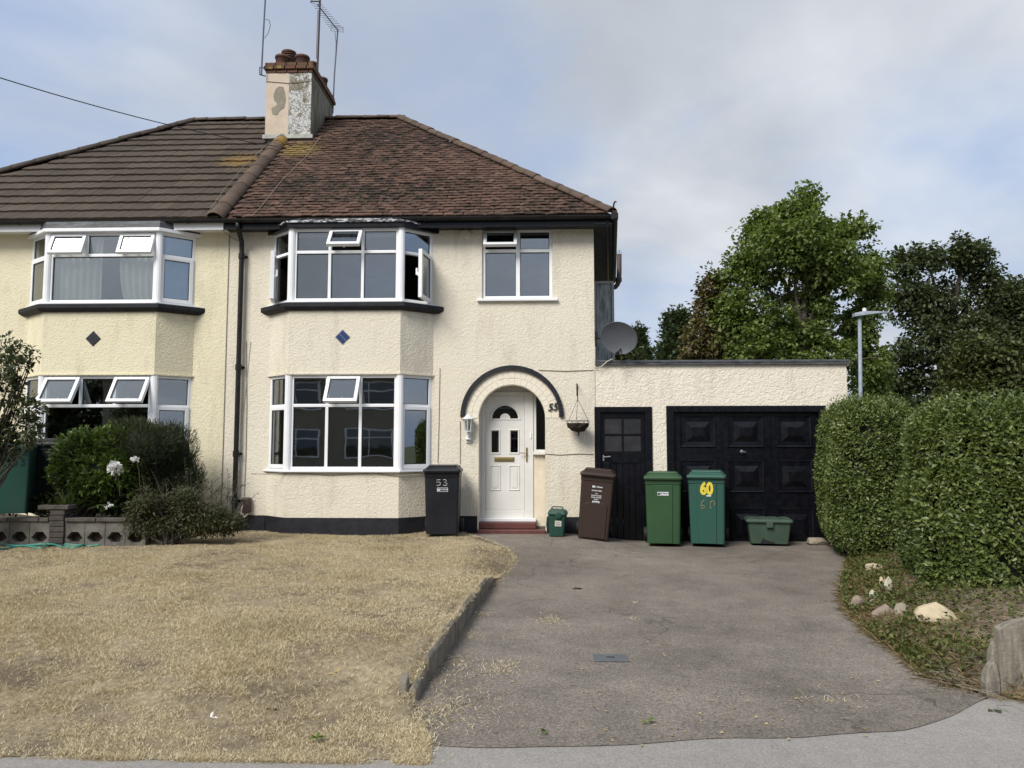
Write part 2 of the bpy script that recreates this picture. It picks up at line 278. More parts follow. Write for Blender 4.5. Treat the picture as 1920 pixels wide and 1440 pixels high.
leafmat('weed_leaf', [(.05, (.04, .06, .014)), (.4, (.075, .105, .024)), (.7, (.13, .14, .04)), (.95, (.26, .21, .09))], .25, .5)
leafmat('straw', [(.05, (.20, .14, .07)), (.5, (.38, .29, .15)), (.95, (.52, .42, .24))], .1, .8, .15, (1, .95, .7))
leafmat('petal', [(.1, (.84, .83, .80)), (.9, (.9, .9, .88))], .3, .6, .2, (1, 1, 1))
leafmat('strap_leaf', [(.1, (.06, .10, .02)), (.9, (.13, .17, .04))], .2)

# ------------------------------------------------------------------ mesh builder
class MB:
    def __init__(s): s.V = []; s.F = []
    def add(s, vs, fs, M=None):
        k = len(s.V); s.V += [tuple(M @ Vector(v)) if M else tuple(v) for v in vs]; s.F += [tuple(i+k for i in f) for f in fs]; return s
    def box(s, x0, x1, y0, y1, z0, z1, M=None):
        return s.add([(x0,y0,z0),(x1,y0,z0),(x1,y1,z0),(x0,y1,z0),(x0,y0,z1),(x1,y0,z1),(x1,y1,z1),(x0,y1,z1)],
                     [(3,2,1,0),(4,5,6,7),(0,1,5,4),(1,2,6,5),(2,3,7,6),(3,0,4,7)], M)
    def loft(s, loops, M=None, cap=True, close=True):
        k = len(loops[0]); vs = [v for lp in loops for v in lp]; fs = []
        for i in range(len(loops)-1):
            for j in range(k if close else k-1):
                j2 = (j+1) % k; fs.append((i*k+j, i*k+j2, (i+1)*k+j2, (i+1)*k+j))
        if cap: fs.append(tuple(range(k-1, -1, -1))); fs.append(tuple((len(loops)-1)*k+j for j in range(k)))
        return s.add(vs, fs, M)
    def prism(s, poly, z0, z1, M=None):        # poly in xy, counter-clockwise
        return s.loft([[(x, y, z0) for x, y in poly], [(x, y, z1) for x, y in poly]], M)
    def tube(s, path, r, n=6, M=None):
        path = [Vector(p) for p in path]; rs = r if isinstance(r, (list, tuple)) else [r]*len(path); loops = []; ref = None
        for i, p in enumerate(path):
            t = (path[min(i+1, len(path)-1)]-path[max(i-1, 0)]).normalized()
            if ref is None: ref = Vector((0, 0, 1)) if abs(t.z) < .9 else Vector((1, 0, 0))
            a = t.cross(ref).normalized(); bb = a.cross(t).normalized(); ref = bb if abs(t.dot(bb)) < .9 else ref
            loops.append([p+a*(math.cos(2*math.pi*j/n)*rs[i])+bb*(math.sin(2*math.pi*j/n)*rs[i]) for j in range(n)])
        return s.loft(loops, M)
    def lathe(s, prof, n=20, M=None, cap=True):
        return s.loft([[(r*math.cos(2*math.pi*j/n), r*math.sin(2*math.pi*j/n), z) for j in range(n)] for r, z in prof], M, cap)
    def mesh(s, name, org=(0,0,0)):
        me = bpy.data.meshes.new(name); o = Vector(org); me.from_pydata([tuple(Vector(v)-o) for v in s.V], [], s.F); me.validate(); 
        bm = bmesh.new(); bm.from_mesh(me); bmesh.ops.recalc_face_normals(bm, faces=bm.faces); bm.to_mesh(me); bm.free(); return me
    def build(s, name, mat, parent=None, bevel=0, smooth=False, local=False, seg=2):
        org = Vector((0,0,0)) if local or parent is None else Vector(ORG.get(parent.name, (0,0,0)))
        return link(name, s.mesh(name, org), mat, parent, bevel, smooth, seg)
ORG = {}
def link(name, me, mat, parent=None, bevel=0, smooth=False, seg=2):
    o = bpy.data.objects.new(name, me); COL.objects.link(o)
    if mat:
        me.materials.clear(); me.materials.append(MATS[mat])
    if parent:
        o.parent = parent
        if parent.name in ORG: ORG[o.name] = ORG[parent.name]
    if smooth:
        me.polygons.foreach_set('use_smooth', [True]*len(me.polygons))
    if bevel:
        bv = o.modifiers.new('bevel', 'BEVEL'); bv.width = bevel; bv.segments = seg; bv.limit_method = 'ANGLE'; bv.angle_limit = R(35)
    return o
def tag(o, label, cat=None, group=None, kind=None):
    if label: o['label'] = label
    if cat: o['category'] = cat
    if group: o['group'] = group
    if kind: o['kind'] = kind
    return o
def thing(name, label, cat, loc=(0,0,0), group=None, rot=(0,0,0)):
    e = bpy.data.objects.new(name, None); COL.objects.link(e); e.location = loc; e.rotation_euler = rot; e.empty_display_size = .2
    ORG[e.name] = tuple(loc); return tag(e, label, cat, group)
def struct(o): o['kind'] = 'structure'; return o
def slab(outer, holes, y0, y1):
    """wall slab in the xz plane between y0 and y1 with holes; returns an MB-like mesh"""
    cu = bpy.data.curves.new('c', 'CURVE'); cu.dimensions = '2D'; cu.fill_mode = 'BOTH'; cu.extrude = (y1-y0)/2
    for pts in [outer]+holes:
        sp = cu.splines.new('POLY'); sp.points.add(len(pts)-1)
        for q, (a, c) in zip(sp.points, pts): q.co = (a, c, 0, 1)
        sp.use_cyclic_u = True
    o = bpy.data.objects.new('c', cu); COL.objects.link(o); dg = bpy.context.evaluated_depsgraph_get(); dg.update()
    me = bpy.data.meshes.new_from_object(o.evaluated_get(dg)); bpy.data.objects.remove(o); bpy.data.curves.remove(cu)
    mb = MB(); mb.add([(v.co.x, (y0+y1)/2-v.co.z, v.co.y) for v in me.vertices], [tuple(q.vertices) for q in me.polygons]); bpy.data.meshes.remove(me); return mb
def rect(x0, x1, z0, z1): return [(x0, z0), (x1, z0), (x1, z1), (x0, z1)]
def text(name, s, size, mat, parent, M, shear=0, ext=.0012, bold=0, align='CENTER', space=1, xs=1):
    cu = bpy.data.curves.new('t', 'FONT'); cu.body = s; cu.size = size; cu.shear = shear; cu.extrude = ext; cu.offset = bold; cu.align_x = align; cu.align_y = 'CENTER'; cu.space_character = space
    cu.resolution_u = 3
    o = bpy.data.objects.new('t', cu); COL.objects.link(o); dg = bpy.context.evaluated_depsgraph_get(); dg.update()
    me = bpy.data.meshes.new_from_object(o.evaluated_get(dg)); bpy.data.objects.remove(o); bpy.data.curves.remove(cu)
    me.transform(M @ Matrix.Rotation(math.pi/2, 4, 'X') @ Matrix.Diagonal((xs, 1, 1, 1))); return link(name, me, mat, parent)
def T(x, y, z): return Matrix.Translation((x, y, z))
def smooth01(a, b, v): t = min(max((v-a)/(b-a), 0), 1); return t*t*(3-2*t)
def interp(x, pts):
    if x <= pts[0][0]: return pts[0][1]
    for (a, u), (c, v) in zip(pts, pts[1:]):
        if x <= c: return u+(v-u)*(x-a)/(c-a)
    return pts[-1][1]

# leaves: folded two-triangle blades, one mesh
def leaf_mesh(name, p, d, up, Ln, W, mat, parent=None, fold=.25, world_org=(0,0,0), four=False):
    p = np.asarray(p, float)-np.array(world_org); n_ = len(p); d = d/np.linalg.norm(d, axis=1, keepdims=True)
    s = np.cross(d, up); s /= np.linalg.norm(s, axis=1, keepdims=True)+1e-9; u = np.cross(s, d)
    Ln = np.broadcast_to(Ln, n_)[:, None]; W = np.broadcast_to(W, n_)[:, None]
    mid = p+d*Ln*.48; v = np.empty((n_, 4, 3)); v[:, 0] = p; v[:, 1] = mid+s*W/2+u*W*fold; v[:, 2] = p+d*Ln-u*Ln*.08; v[:, 3] = mid-s*W/2+u*W*fold
    me = bpy.data.meshes.new(name); me.vertices.add(n_*4); me.vertices.foreach_set('co', v.ravel())
    idx = (np.arange(n_)[:, None]*4+np.array([0, 1, 2, 0, 2, 3])).ravel(); me.loops.add(n_*6); me.loops.foreach_set('vertex_index', idx.astype(np.int32))
    me.polygons.add(n_*2); me.polygons.foreach_set('loop_start', np.arange(n_*2, dtype=np.int32)*3); me.polygons.foreach_set('loop_total', np.full(n_*2, 3, np.int32)); me.update(calc_edges=True)
    return link(name, me, mat, parent)
def rdir(n_): v = RNG.normal(size=(n_, 3)); return v/np.linalg.norm(v, axis=1, keepdims=True)

# ================================================================== GROUND
def zdrive(x, y):
    rise = smooth01(9.4, 12.2, y)*smooth01(1.7, .45, x)
    return -.125+.045*smooth01(7.5, 11.3, y)+.12*rise
YN = [(-9, 3.96), (-2.75, 3.97), (-.6, 4.18), (.2, 4.2), (1.41, 4.37), (2.0, 4.5), (2.45, 4.75), (2.9, 5.14), (3.4, 5.35), (9, 5.6)]
EDGE = [(3.9, -.58), (4.2, -.6), (4.83, -.80), (6.3, -.715), (8.68, -.57), (9.6, -.42), (10.4, -.33), (11.0, -.45), (11.7, -.80), (12.3, -1.15), (12.7, -1.3)]
def zlawn(x, y):
    e = interp(y, EDGE); h = .05+.0*x
    h = -.1255+(.1725)*smooth01(3.95, 6.2, y)+.015*smooth01(8, 12, y)+.02*math.sin(x*1.3+y*.7)*smooth01(4.3, 6, y)
    soft = smooth01(8.3, 9.3, y); near = smooth01(.45, 0, e-x)*soft
    h = h*(1-near)+(zdrive(x, y)+.012)*near
    return h
g = MB(); g.add([(-900, -900, -.34), (900, -900, -.34), (900, 1200, -.34), (-900, 1200, -.34)], [(0, 1, 2, 3)]); struct(g.build('ground', 'far_ground'))
g = MB(); g.box(-60, 60, -9, -1.5, -.30, -.26); struct(g.build('road', 'road_asphalt'))
g = MB(); g.box(-60, 60, -1.5, 6.4, -.30, -.1295); pv = struct(g.build('pavement', 'asphalt_pavement'))
def sheet(name, mat, cols, xf, yf, rows, zf):
    mb = MB(); vs = [];
    for i in range(cols+1):
        for j in range(rows+1):
            x, y = xf(i/cols, j/rows), yf(i/cols, j/rows); vs.append((x, y, zf(x, y)))
    fs = [(i*(rows+1)+j, (i+1)*(rows+1)+j, (i+1)*(rows+1)+j+1, i*(rows+1)+j+1) for i in range(cols) for j in range(rows)]
    mb.add(vs, fs); return mb.build(name, mat, smooth=True)
def wig(x): return .018*math.sin(x*3.1)+.012*math.sin(x*7.7+1)
drive = struct(sheet('driveway', 'asphalt_drive', 90, lambda a, b_: -1.6+8*a, lambda a, b_: (interp(-1.6+8*a, YN)+wig(8*a))*(1-b_)+12.75*b_, 60, zdrive))
def lawn_y(a, b_): return 3.965*(1-b_)+12.7*b_+(.02*math.sin(a*40)+.015*math.sin(a*93))*(1-b_)**6
lawn = struct(sheet('lawn', 'dry_lawn', 80, lambda a, b_: -11.5+(interp(3.965+8.735*b_, EDGE)+11.5)*min(1, a*80/79)+(.006 if a == 1 else 0), lawn_y, 70, lambda x, y: zlawn(x, y) if x < interp(y, EDGE)+.002 else zdrive(x, y)-.02))
# bank of weeds on the right
BANK = [(5.0, 3.0), (5.15, 2.85), (5.35, 2.55), (5.6, 2.42), (5.95, 2.55), (6.4, 2.68), (7.0, 2.86), (7.6, 2.98), (8.3, 3.14), (9.2, 3.55), (10.2, 4.05), (11.2, 4.2), (12.2, 4.35), (12.9, 4.5)]
BANK = [(G(px, py, -.12).y, G(px, py, -.12).x) for px, py in [(1862,1303),(1800,1290),(1740,1268),(1700,1230),(1640,1190),(1600,1150),(1583,1110),(1598,1052),(1560,1022),(1552,1012)]]
BANK = [(BANK[0][0]-.3, BANK[0][1]+.5)]+BANK+[(13.2, BANK[-1][1])]
BANK.sort()
def zbank(x, y):
    e = interp(y, BANK); t = x-e
    return zdrive(x, y)+.001+.10*smooth01(0, .25, t)+.20*smooth01(.1, 1.1, t)*smooth01(4.9, 6.4, y)+.012*math.sin(x*9)*math.sin(y*8)
bank = struct(sheet('bank', 'soil', 60, lambda a, b_: interp(4.9+8.0*b_, BANK)+(9.5-interp(4.9+8.0*b_, BANK))*a*a, lambda a, b_: 4.9+8.0*b_, 60, zbank))

# ================================================================== HOUSES
YW, YB = 12.6, 12.2
PX = -5.23                                  # party line
ZE, YE, ZR, YR = 5.20, 12.25, 8.63, 16.3    # eaves and ridge
SL = math.atan2(ZR-ZE, YR-YE); SLEN = math.hypot(ZR-ZE, YR-YE)
UN = Vector((0, -math.sin(SL), math.cos(SL))); US = Vector((0, math.cos(SL), math.sin(SL)))
def roofp(x, s, h=0): return Vector((x, YE, ZE))+US*s+UN*h
XC = .92                                    # right corner
home = thing('semi_detached_house', 'cream pebble-rendered half of the pair with clay tile roof, arched porch and number 55', 'house', (-2.2, YW, 0))
neigh = thing('semi_detached_house', 'pale yellow rendered half of the pair with brown concrete tile roof', 'house', (-8.2, YW, 0))
# vertical levels
Z_UH, Z_US, Z_LH, Z_LS = Z(427, YB, 645), Z(565, YB, 645), Z(702, YB, 645), Z(882, YB, 645)
Z_PT = Z(971, YB, 645); ZG = .0
BAYS = {'home': (X(505, YW), X(540, YB), X(750, YB), X(812, YW)), 'neigh': (X(47, YW), X(77, YB), X(289, YB), X(362, YW))}
# arch
AC = P(960, 784, YW); AR = 62/114.6*1.0; A_IN = X(1022, YW)-AC.x; AXC = (X(898, YW)+X(1022, YW))/2; AR = (X(1022, YW)-X(898, YW))/2
def archpts(r, zb, cx=None, n_=28):
    cx = AXC if cx is None else cx
    return [(cx+r, zb)]+[(cx+r*math.cos(math.pi*i/n_), AC.z+r*math.sin(math.pi*i/n_)) for i in range(n_+1)]+[(cx-r, zb)]
RW = (X(903, YW), X(1037, YW), Z(560, YW, 970), Z(428, YW, 970))      # right upper window
bw = BAYS['home']
holes = [archpts(AR, -.06), rect(*RW), rect(bw[0]+.04, bw[3]-.04, Z_US+.02, 5.03), rect(bw[0]+.04, bw[3]-.04, Z_LS+.02, Z_LH-.02)]
slab(rect(PX, XC, -.1, 5.16), holes, YW, YW+.3).build('wall', 'cream_render', home)
mb = MB(); XB2 = XC+.40; YBK = 20.3
mb.add([(XC, YW, -.1), (XB2, YBK, -.1), (XB2, YBK, 5.16), (XC, YW, 5.16), (XC-.25, YW+.3, -.1), (XB2-.25, YBK, -.1), (XB2-.25, YBK, 5.16), (XC-.25, YW+.3, 5.16)], [(0,1,2,3), (4,7,6,5), (0,3,7,4), (3,2,6,7), (1,5,6,2)])
mb.box(PX, XB2-.3, YBK-.25, YBK, -.1, 5.16); mb.box(PX-.05, PX+.05, YW+.3, YBK, -.1, 5.1)
mb.build('side_and_rear_walls', 'smooth_cream', home)
mb = MB(); mb.box(PX+.06, XC-.3, YW+.31, YBK-.26, 2.5, 2.62); mb.box(PX+.06, XC-.3, YW+.31, YBK-.26, 5.02, 5.1); mb.box(PX+.06, XC-.3, YW+.31, YBK-.26, -.05, .12)
mb.box(PX+.06, XC-.3, 16, 16.1, .12, 5.02); mb.box(-1.45, -1.35, YW+.31, 16, .12, 5.02); mb.build('interior_rooms', 'interior', home)
nb = BAYS['neigh']; NX0 = -11.55
slab(rect(NX0, PX-.001, -.1, 5.16), [rect(nb[0]+.04, nb[3]-.04, Z_US+.02, 5.03), rect(nb[0]+.04, nb[3]-.04, Z_LS+.02, Z_LH-.02)], YW-.004, YW+.3).build('wall', 'yellow_render', neigh)
mb = MB(); mb.box(NX0, NX0+.25, YW+.3, YBK, -.1, 5.16); mb.box(NX0, PX-.06, YBK-.25, YBK, -.1, 5.16); mb.build('side_and_rear_walls', 'smooth_cream', neigh)
mb = MB(); mb.box(NX0+.26, PX-.06, YW+.31, YBK-.26, 2.5, 2.62); mb.box(NX0+.26, PX-.06, YW+.31, YBK-.26, 5.02, 5.1); mb.box(NX0+.26, PX-.06, YW+.31, YBK-.26, -.05, .12); mb.box(NX0+.26, PX-.06, 16, 16.1, .12, 5.02); mb.build('interior_rooms', 'interior', neigh)
# strip of cream render left of the party line, as painted
mb = MB(); mb.box(PX-.0, PX+.012, YW-.012, YW-.0005, .1, 5.0); mb.build('party_joint', 'stain_cable', home)

def inset(poly, d):                                   # offset the open bay polygon outward by d
    (a, b_, c, e) = poly; k = .41
    return [(a[0]-d*1.1, a[1]), (b_[0]-d*k, b_[1]-d), (c[0]+d*k, c[1]-d), (e[0]+d*1.1, e[1])]
def bayprism(mb, bx, z0, z1, d=0, back=YW-.001):
    pl = inset([(bx[0], back), (bx[1], YB), (bx[2], YB), (bx[3], back)], d); mb.prism(pl, z0, z1); return pl
ZSB = Z_US-.15                # underside of black sill
for hs, bx, rm in ((home, bw, 'cream_render'), (neigh, nb, 'yellow_render')):
    m1 = MB(); bayprism(m1, bx, Z_LH, ZSB+.02); m1.build('bay_wall', rm, hs); m1 = MB(); bayprism(m1, bx, Z_PT-.02, Z_LS-.03); m1.build('bay_wall', rm, hs)
    m1 = MB(); bayprism(m1, bx, -.1, Z_PT, .012); m1.build('plinth', 'black_render', hs)
    # upper sill: white cill over black moulding that flares at the ends
    m1 = MB(); lo = inset([(bx[0]-.06, YW-.002), (bx[1]-.02, YB), (bx[2]+.02, YB), (bx[3]+.06, YW-.002)], .03); hi = inset([(bx[0]-.08, YW-.002), (bx[1]-.03, YB), (bx[2]+.03, YB), (bx[3]+.08, YW-.002)], .09)
    m1.loft([[(x, y, ZSB) for x, y in lo], [(x, y, ZSB+.05) for x, y in hi], [(x, y, Z_US-.026) for x, y in hi]]); m1.build('bay_sill_moulding', 'black_render', hs, bevel=.012)
    m1 = MB(); bayprism(m1, bx, Z_US-.024, Z_US, .075); m1.build('window_sill', 'upvc', hs, bevel=.005)
    m1 = MB(); bayprism(m1, bx, Z_LS-.028, Z_LS, .06); m1.build('window_sill', 'upvc', hs, bevel=.005)
    m1 = MB(); bayprism(m1, bx, Z_LH-.001, Z_LH+.022, .03); m1.build('drip_edge', rm, hs)
# diamonds
for hs, c, mt in ((home, P(642.5, 632, YB), 'navy_tile'), (neigh, P(175, 635, YB), 'slate_tile')):
    q = .084
    base_ = MB(); base_.box(-q-.006, q+.006, -.006, -.001, -q-.006, q+.006, T(c.x, YB, c.z) @ Matrix.Rotation(R(45), 4, 'Y')); dt = base_.build('diamond_panel', 'grout' if mt == 'navy_tile' else 'slate_tile', hs)
    for sx in (-1, 0):
        for sz in (-1, 0):
            e = MB(); gp = .003 if mt == 'navy_tile' else .0005; e.box(sx*q+gp, sx*q+q-gp, -.014, -.0065, sz*q+gp, sz*q+q-gp, T(c.x, YB, c.z) @ Matrix.Rotation(R(45), 4, 'Y')); e.build('tile', mt, dt, bevel=.002)

# ------------------------------------------------------------------ windows
class Facet:
    """a window plane: u runs left to right seen from outside, v up, n outward"""
    def __init__(s, A, B, z0, z1):
        s.A = Vector((A[0], A[1], z0)); d = Vector((B[0]-A[0], B[1]-A[1], 0)); s.W = d.length; s.H = z1-z0; u = d.normalized(); nrm = Vector((u.y, -u.x, 0))
        s.M = Matrix(((u.x, nrm.x, 0, s.A.x), (u.y, nrm.y, 0, s.A.y), (0, 0, 1, s.A.z), (0, 0, 0, 1)))
    def box(s, mb, u0, u1, n0, n1, v0, v1, M2=None): mb.box(u0, u1, n0, n1, v0, v1, s.M @ M2 if M2 else s.M)
FW, FN0, FN1 = .05, -.07, 0.0
def frame_ring(f, mb, u0, u1, v0, v1, w=.05, n0=FN0, n1=FN1, M2=None):
    f.box(mb, u0, u0+w, n0, n1, v0, v1, M2); f.box(mb, u1-w, u1, n0, n1, v0, v1, M2)
    f.box(mb, u0+w, u1-w, n0, n1, v0, v0+w, M2); f.box(mb, u0+w, u1-w, n0, n1, v1-w, v1, M2)
def pane(f, win, u0, u1, v0, v1, mat='glass', M2=None, nn=-.035):
    g = MB(); f.box(g, u0-.002, u1+.002, nn-.004, nn+.004, v0-.002, v1+.002, M2); g.build('pane', mat, win)
    k = MB(); e = .009
    for a in ((u0, u0+e, v0, v1), (u1-e, u1, v0, v1), (u0+e, u1-e, v0, v0+e), (u0+e, u1-e, v1-e, v1)): f.box(k, a[0], a[1], nn+.0045, nn+.014, a[2], a[3], M2)
    k.build('gasket', 'gasket', win)
def sash(f, win, u0, u1, v0, v1, w, M2=None, mat='glass', proud=.018, um='upvc'):
    m1 = MB(); frame_ring(f, m1, u0, u1, v0, v1, w, -.045, proud, M2); m1.build('sash', um, win, bevel=.006); pane(f, win, u0+w, u1-w, v0+w, v1-w, mat, M2, -.008)
def tophung(f, u0, u1, v1, ang): return T(0, .0, v1) @ Matrix.Rotation(R(ang), 4, 'X') @ T(0, 0, -v1)
def sidehung(u, ang): return T(u, .012, 0) @ Matrix.Rotation(R(ang), 4, 'Z') @ T(-u, -.012, 0)
def handle(f, win, u, v, M2=None, n0=-.06):
    h = MB(); f.box(h, u-.012, u+.012, n0-.02, n0, v-.03, v+.03, M2); f.box(h, u-.008, u+.008, n0-.05, n0-.02, v-.012, v+.10, M2); h.build('window_handle', 'upvc', win, bevel=.004)

def bay_window(hs, bx, z0, z1, spec, label):
    pts = [(bx[0], YW), (bx[1], YB), (bx[2], YB), (bx[3], YW)]
    ins = inset(pts, -.02); fl, ff, fr = (Facet(ins[0], ins[1], z0, z1), Facet(ins[1], ins[2], z0, z1), Facet(ins[2], ins[3], z0, z1))
    m1 = MB(); H = z1-z0; tv = H*.675; cp = .085
    frame_ring(ff, m1, 0, ff.W, 0, H, .055)
    for q in (ins[1], ins[2]):                       # rounded corner posts
        for sx in (0,): m1.prism([(q[0]+.062*math.cos(t), q[1]+.012+.05*math.sin(t)) for t in [k*math.pi/6 for k in range(12)]], z0, z1)
    ff.box(m1, .0, cp, FN0, -.002, .055, H-.055); ff.box(m1, ff.W-cp, ff.W, FN0, -.002, .055, H-.055)
    for f in (fl, fr): frame_ring(f, m1, 0, f.W, 0, H, .05); f.box(m1, .05, f.W-.05, FN0, FN1-.001, tv-.025, tv+.025)
    ff.box(m1, cp, ff.W-cp, FN0, FN1-.001, tv-.025, tv+.025)
    c0, c1 = cp, ff.W-cp; w3 = (c1-c0)/3; cols = [(c0+i*w3+(.025 if i else 0), c0+(i+1)*w3-(.025 if i < 2 else 0)) for i in range(3)]
    for i in (1, 2):
        u = c0+i*w3
        if spec['lower3']: ff.box(m1, u-.025, u+.025, FN0, FN1-.002, .055, tv-.025)
        ff.box(m1, u-.025, u+.025, FN0, FN1-.002, tv+.025, H-.055)
    win = m1.build('bay_window', 'upvc', hs, bevel=.006); win['label'] = label
    if spec['lower3']:
        for a, b_ in cols: pane(ff, win, a, b_, .055, tv-.025)
    else: pane(ff, win, c0, c1, .055, tv-.025)
    for i, (a, b_) in enumerate(cols):
        if spec['top'][i]:
            M2 = tophung(ff, a, b_, H-.03, spec['top'][i]); sash(ff, win, a-.022, b_+.022, tv-.02, H-.03, .055, M2, spec.get('vent', 'glass')); handle(ff, win, (a+b_)/2, tv+.02, M2, -.045)
        else: pane(ff, win, a, b_, tv+.025, H-.055)
    for f, side in ((fl, 0), (fr, 1)):
        pane(f, win, .05, f.W-.05, tv+.025, H-.05)
        a = spec['side'][side]
        if a: M2 = sidehung(.03, a) if side == 0 else sidehung(f.W-.03, -a)
        else: M2 = None
        sash(f, win, .03, f.W-.03, .03, tv-.005, .062, M2)
        if a: handle(f, win, f.W-.06 if side == 0 else .06, tv*.5, M2, -.045)
    return win, (fl, ff, fr)
bay_window(home, bw, Z_US, Z_UH, dict(lower3=True, top=(0, 38, 0), side=(34, 42)), 'white upper bay window with its side casements and middle vent open')
bay_window(home, bw, Z_LS, Z_LH, dict(lower3=True, top=(0, 31, 0), side=(0, 0)), 'white lower bay window with its middle top vent ajar')
bay_window(neigh, nb, Z_US, Z_UH-.03, dict(lower3=False, top=(22, 0, 21), side=(0, 0)), 'white upper bay window with two vents open')
bay_window(neigh, nb, Z_LS, Z_LH, dict(lower3=False, top=(31, 0, 31), side=(0, 0)), 'white lower bay window with two vents ajar, behind the shrubs')
# right upper window
f = Facet((RW[0], YW+.05), (RW[1], YW+.05), RW[2], RW[3]); m1 = MB(); frame_ring(f, m1, 0, f.W, 0, f.H, .055)
tv = f.H*.69; um = f.W*.51; f.box(m1, um-.035, um+.035, FN0, FN1-.001, .055, f.H-.055); f.box(m1, .055, um-.035, FN0, FN1-.002, tv-.028, tv+.028); f.box(m1, um+.035, f.W-.055, FN0, FN1-.002, tv-.028, tv+.028)
win = m1.build('window', 'upvc', home, bevel=.006)
pane(f, win, .055, um-.035, .055, tv-.028); pane(f, win, um+.035, f.W-.055, .055, tv-.028); pane(f, win, um+.035, f.W-.055, tv+.028, f.H-.055)
M2 = tophung(f, .03, um-.01, f.H-.03, 36); sash(f, win, .03, um-.012, tv-.022, f.H-.03, .055, M2)
m1 = MB(); m1.box(RW[0]-.08, RW[1]+.08, YW-.06, YW+.05, RW[2]-.045, RW[2]-.001); m1.build('sill', 'upvc', win, bevel=.006)

# ------------------------------------------------------------------ bay roofs, gutters, fascia
def bay_top(hs, bx, black):
    m1 = MB(); zt = 5.115
    if black:
        bayprism(m1, (bx[0]-.02, bx[1]-.02, bx[2]+.02, bx[3]+.02), Z_UH-.005, Z_UH+.07, .06); m1.build('bay_fascia', 'black_paint', hs, bevel=.006)
        m2 = MB(); a = inset([(bx[0]-.02, YW-.001), (bx[1]-.02, YB), (bx[2]+.02, YB), (bx[3]+.02, YW-.001)], .09); b_ = inset([(bx[0]+.1, YW-.001), (bx[1]+.08, YB), (bx[2]-.08, YB), (bx[3]-.1, YW-.001)], .0)
        m2.loft([[(x, y, Z_UH+.072) for x, y in a], [(x, y, Z_UH+.10) for x, y in a], [(x, y, Z_UH+.155) for x, y in b_]]); m2.build('bay_roof_lead', 'flaked_black', hs)
    else:
        bayprism(m1, bx, Z_UH-.036, Z_UH+.02, .07); m1.build('bay_fascia', 'upvc', hs, bevel=.006)
        m2 = MB(); a = inset([(bx[0], YW-.001), (bx[1], YB), (bx[2], YB), (bx[3], YW-.001)], .045); m2.loft([[(x, y, Z_UH+.022) for x, y in a], [(x, y+.02, Z_UH+.14) for x, y in a]]); m2.build('bay_roof_lead', 'lead', hs)
bay_top(home, bw, True); bay_top(neigh, nb, False)
YS = 17.2
XE, XEB = X(1152, YE), X(1150, YS)         # right eave line, splaying to the rear
def gutter(hs, x0, x1, mat, fm):
    m1 = MB(); m1.box(x0, x1, YE+.062, YE+.09, 5.02, 5.17); m1.build('fascia', fm, hs)
    m1 = MB(); m1.box(x0, x1, YE+.0905, YW+.02, 5.05, 5.075); m1.build('soffit', fm, hs)
    m1 = MB(); prof = [(YE+.005+.055*math.cos(t), 5.175+.06*math.sin(t)) for t in [math.pi+k*math.pi/8 for k in range(9)]]; pin = [(YE+.005+.05*math.cos(t), 5.175+.055*math.sin(t)) for t in [2*math.pi-k*math.pi/8 for k in range(9)]]
    m1.loft([[(x0, y, z) for y, z in prof+pin], [(x1, y, z) for y, z in prof+pin]]); g_ = m1.build('gutter', mat, hs, smooth=False)
    k = x0+.5
    while k < x1-.2:
        e = MB(); prof2 = [(YE+.005+.062*math.cos(t), 5.176+.067*math.sin(t)) for t in [math.pi+j*math.pi/8 for j in range(9)]]; e.loft([[(k, y, z) for y, z in prof2+[(YE+.06, 5.178), (YE-.05, 5.178)]], [(k+.03, y, z) for y, z in prof2+[(YE+.06, 5.178), (YE-.05, 5.178)]]]); e.build('gutter_bracket', mat, g_); k += .95
gutter(home, PX+.02, XE, 'gutter_black', 'black_paint'); gutter(neigh, -12.0, PX+.015, 'gutter_black', 'upvc')
# side eave with soffit and tile ends
mb = MB(); mb.add([(XC, YW-.3, 5.045), (XE+.0, YW-.3, 5.045), (XEB, YS, 5.045), (XC+.25, YS, 5.045), (XC, YW-.3, 5.065), (XE, YW-.3, 5.065), (XEB, YS, 5.065), (XC+.25, YS, 5.065)], [(0,1,2,3), (4,7,6,5), (0,4,5,1), (1,5,6,2), (2,6,7,3), (3,7,4,0)]); mb.build('side_soffit', 'side_soffit', home)
mb = MB(); mb.add([(XE-.1, YW-.3, 5.0), (XE-.07, YW-.3, 5.0), (XEB-.07, YS, 5.0), (XEB-.1, YS, 5.0), (XE-.1, YW-.3, 5.2), (XE-.07, YW-.3, 5.2), (XEB-.07, YS, 5.2), (XEB-.1, YS, 5.2)], [(0,1,2,3), (4,7,6,5), (0,4,5,1), (1,5,6,2), (2,6,7,3), (3,7,4,0)]); mb.build('side_fascia', 'black_paint', home)
mb = MB(); prof = [(.005+.055*math.cos(t), 5.165+.06*math.sin(t)) for t in [math.pi+k*math.pi/6 for k in range(7)]]
mb.loft([[(XE+.02+y, YE-.02, z) for y, z in prof]+[(XE+.075, YE-.02, 5.175)], [(XEB+.02+y, YS, z) for y, z in prof]+[(XEB+.075, YS, 5.175)]]); mb.build('gutter', 'gutter_black', home)
mb = MB(); mb.box(XE-.03, XE+.085, YE-.058, YE+.05, 5.09, 5.21); mb.build('gutter_corner', 'gutter_black', home, bevel=.015)
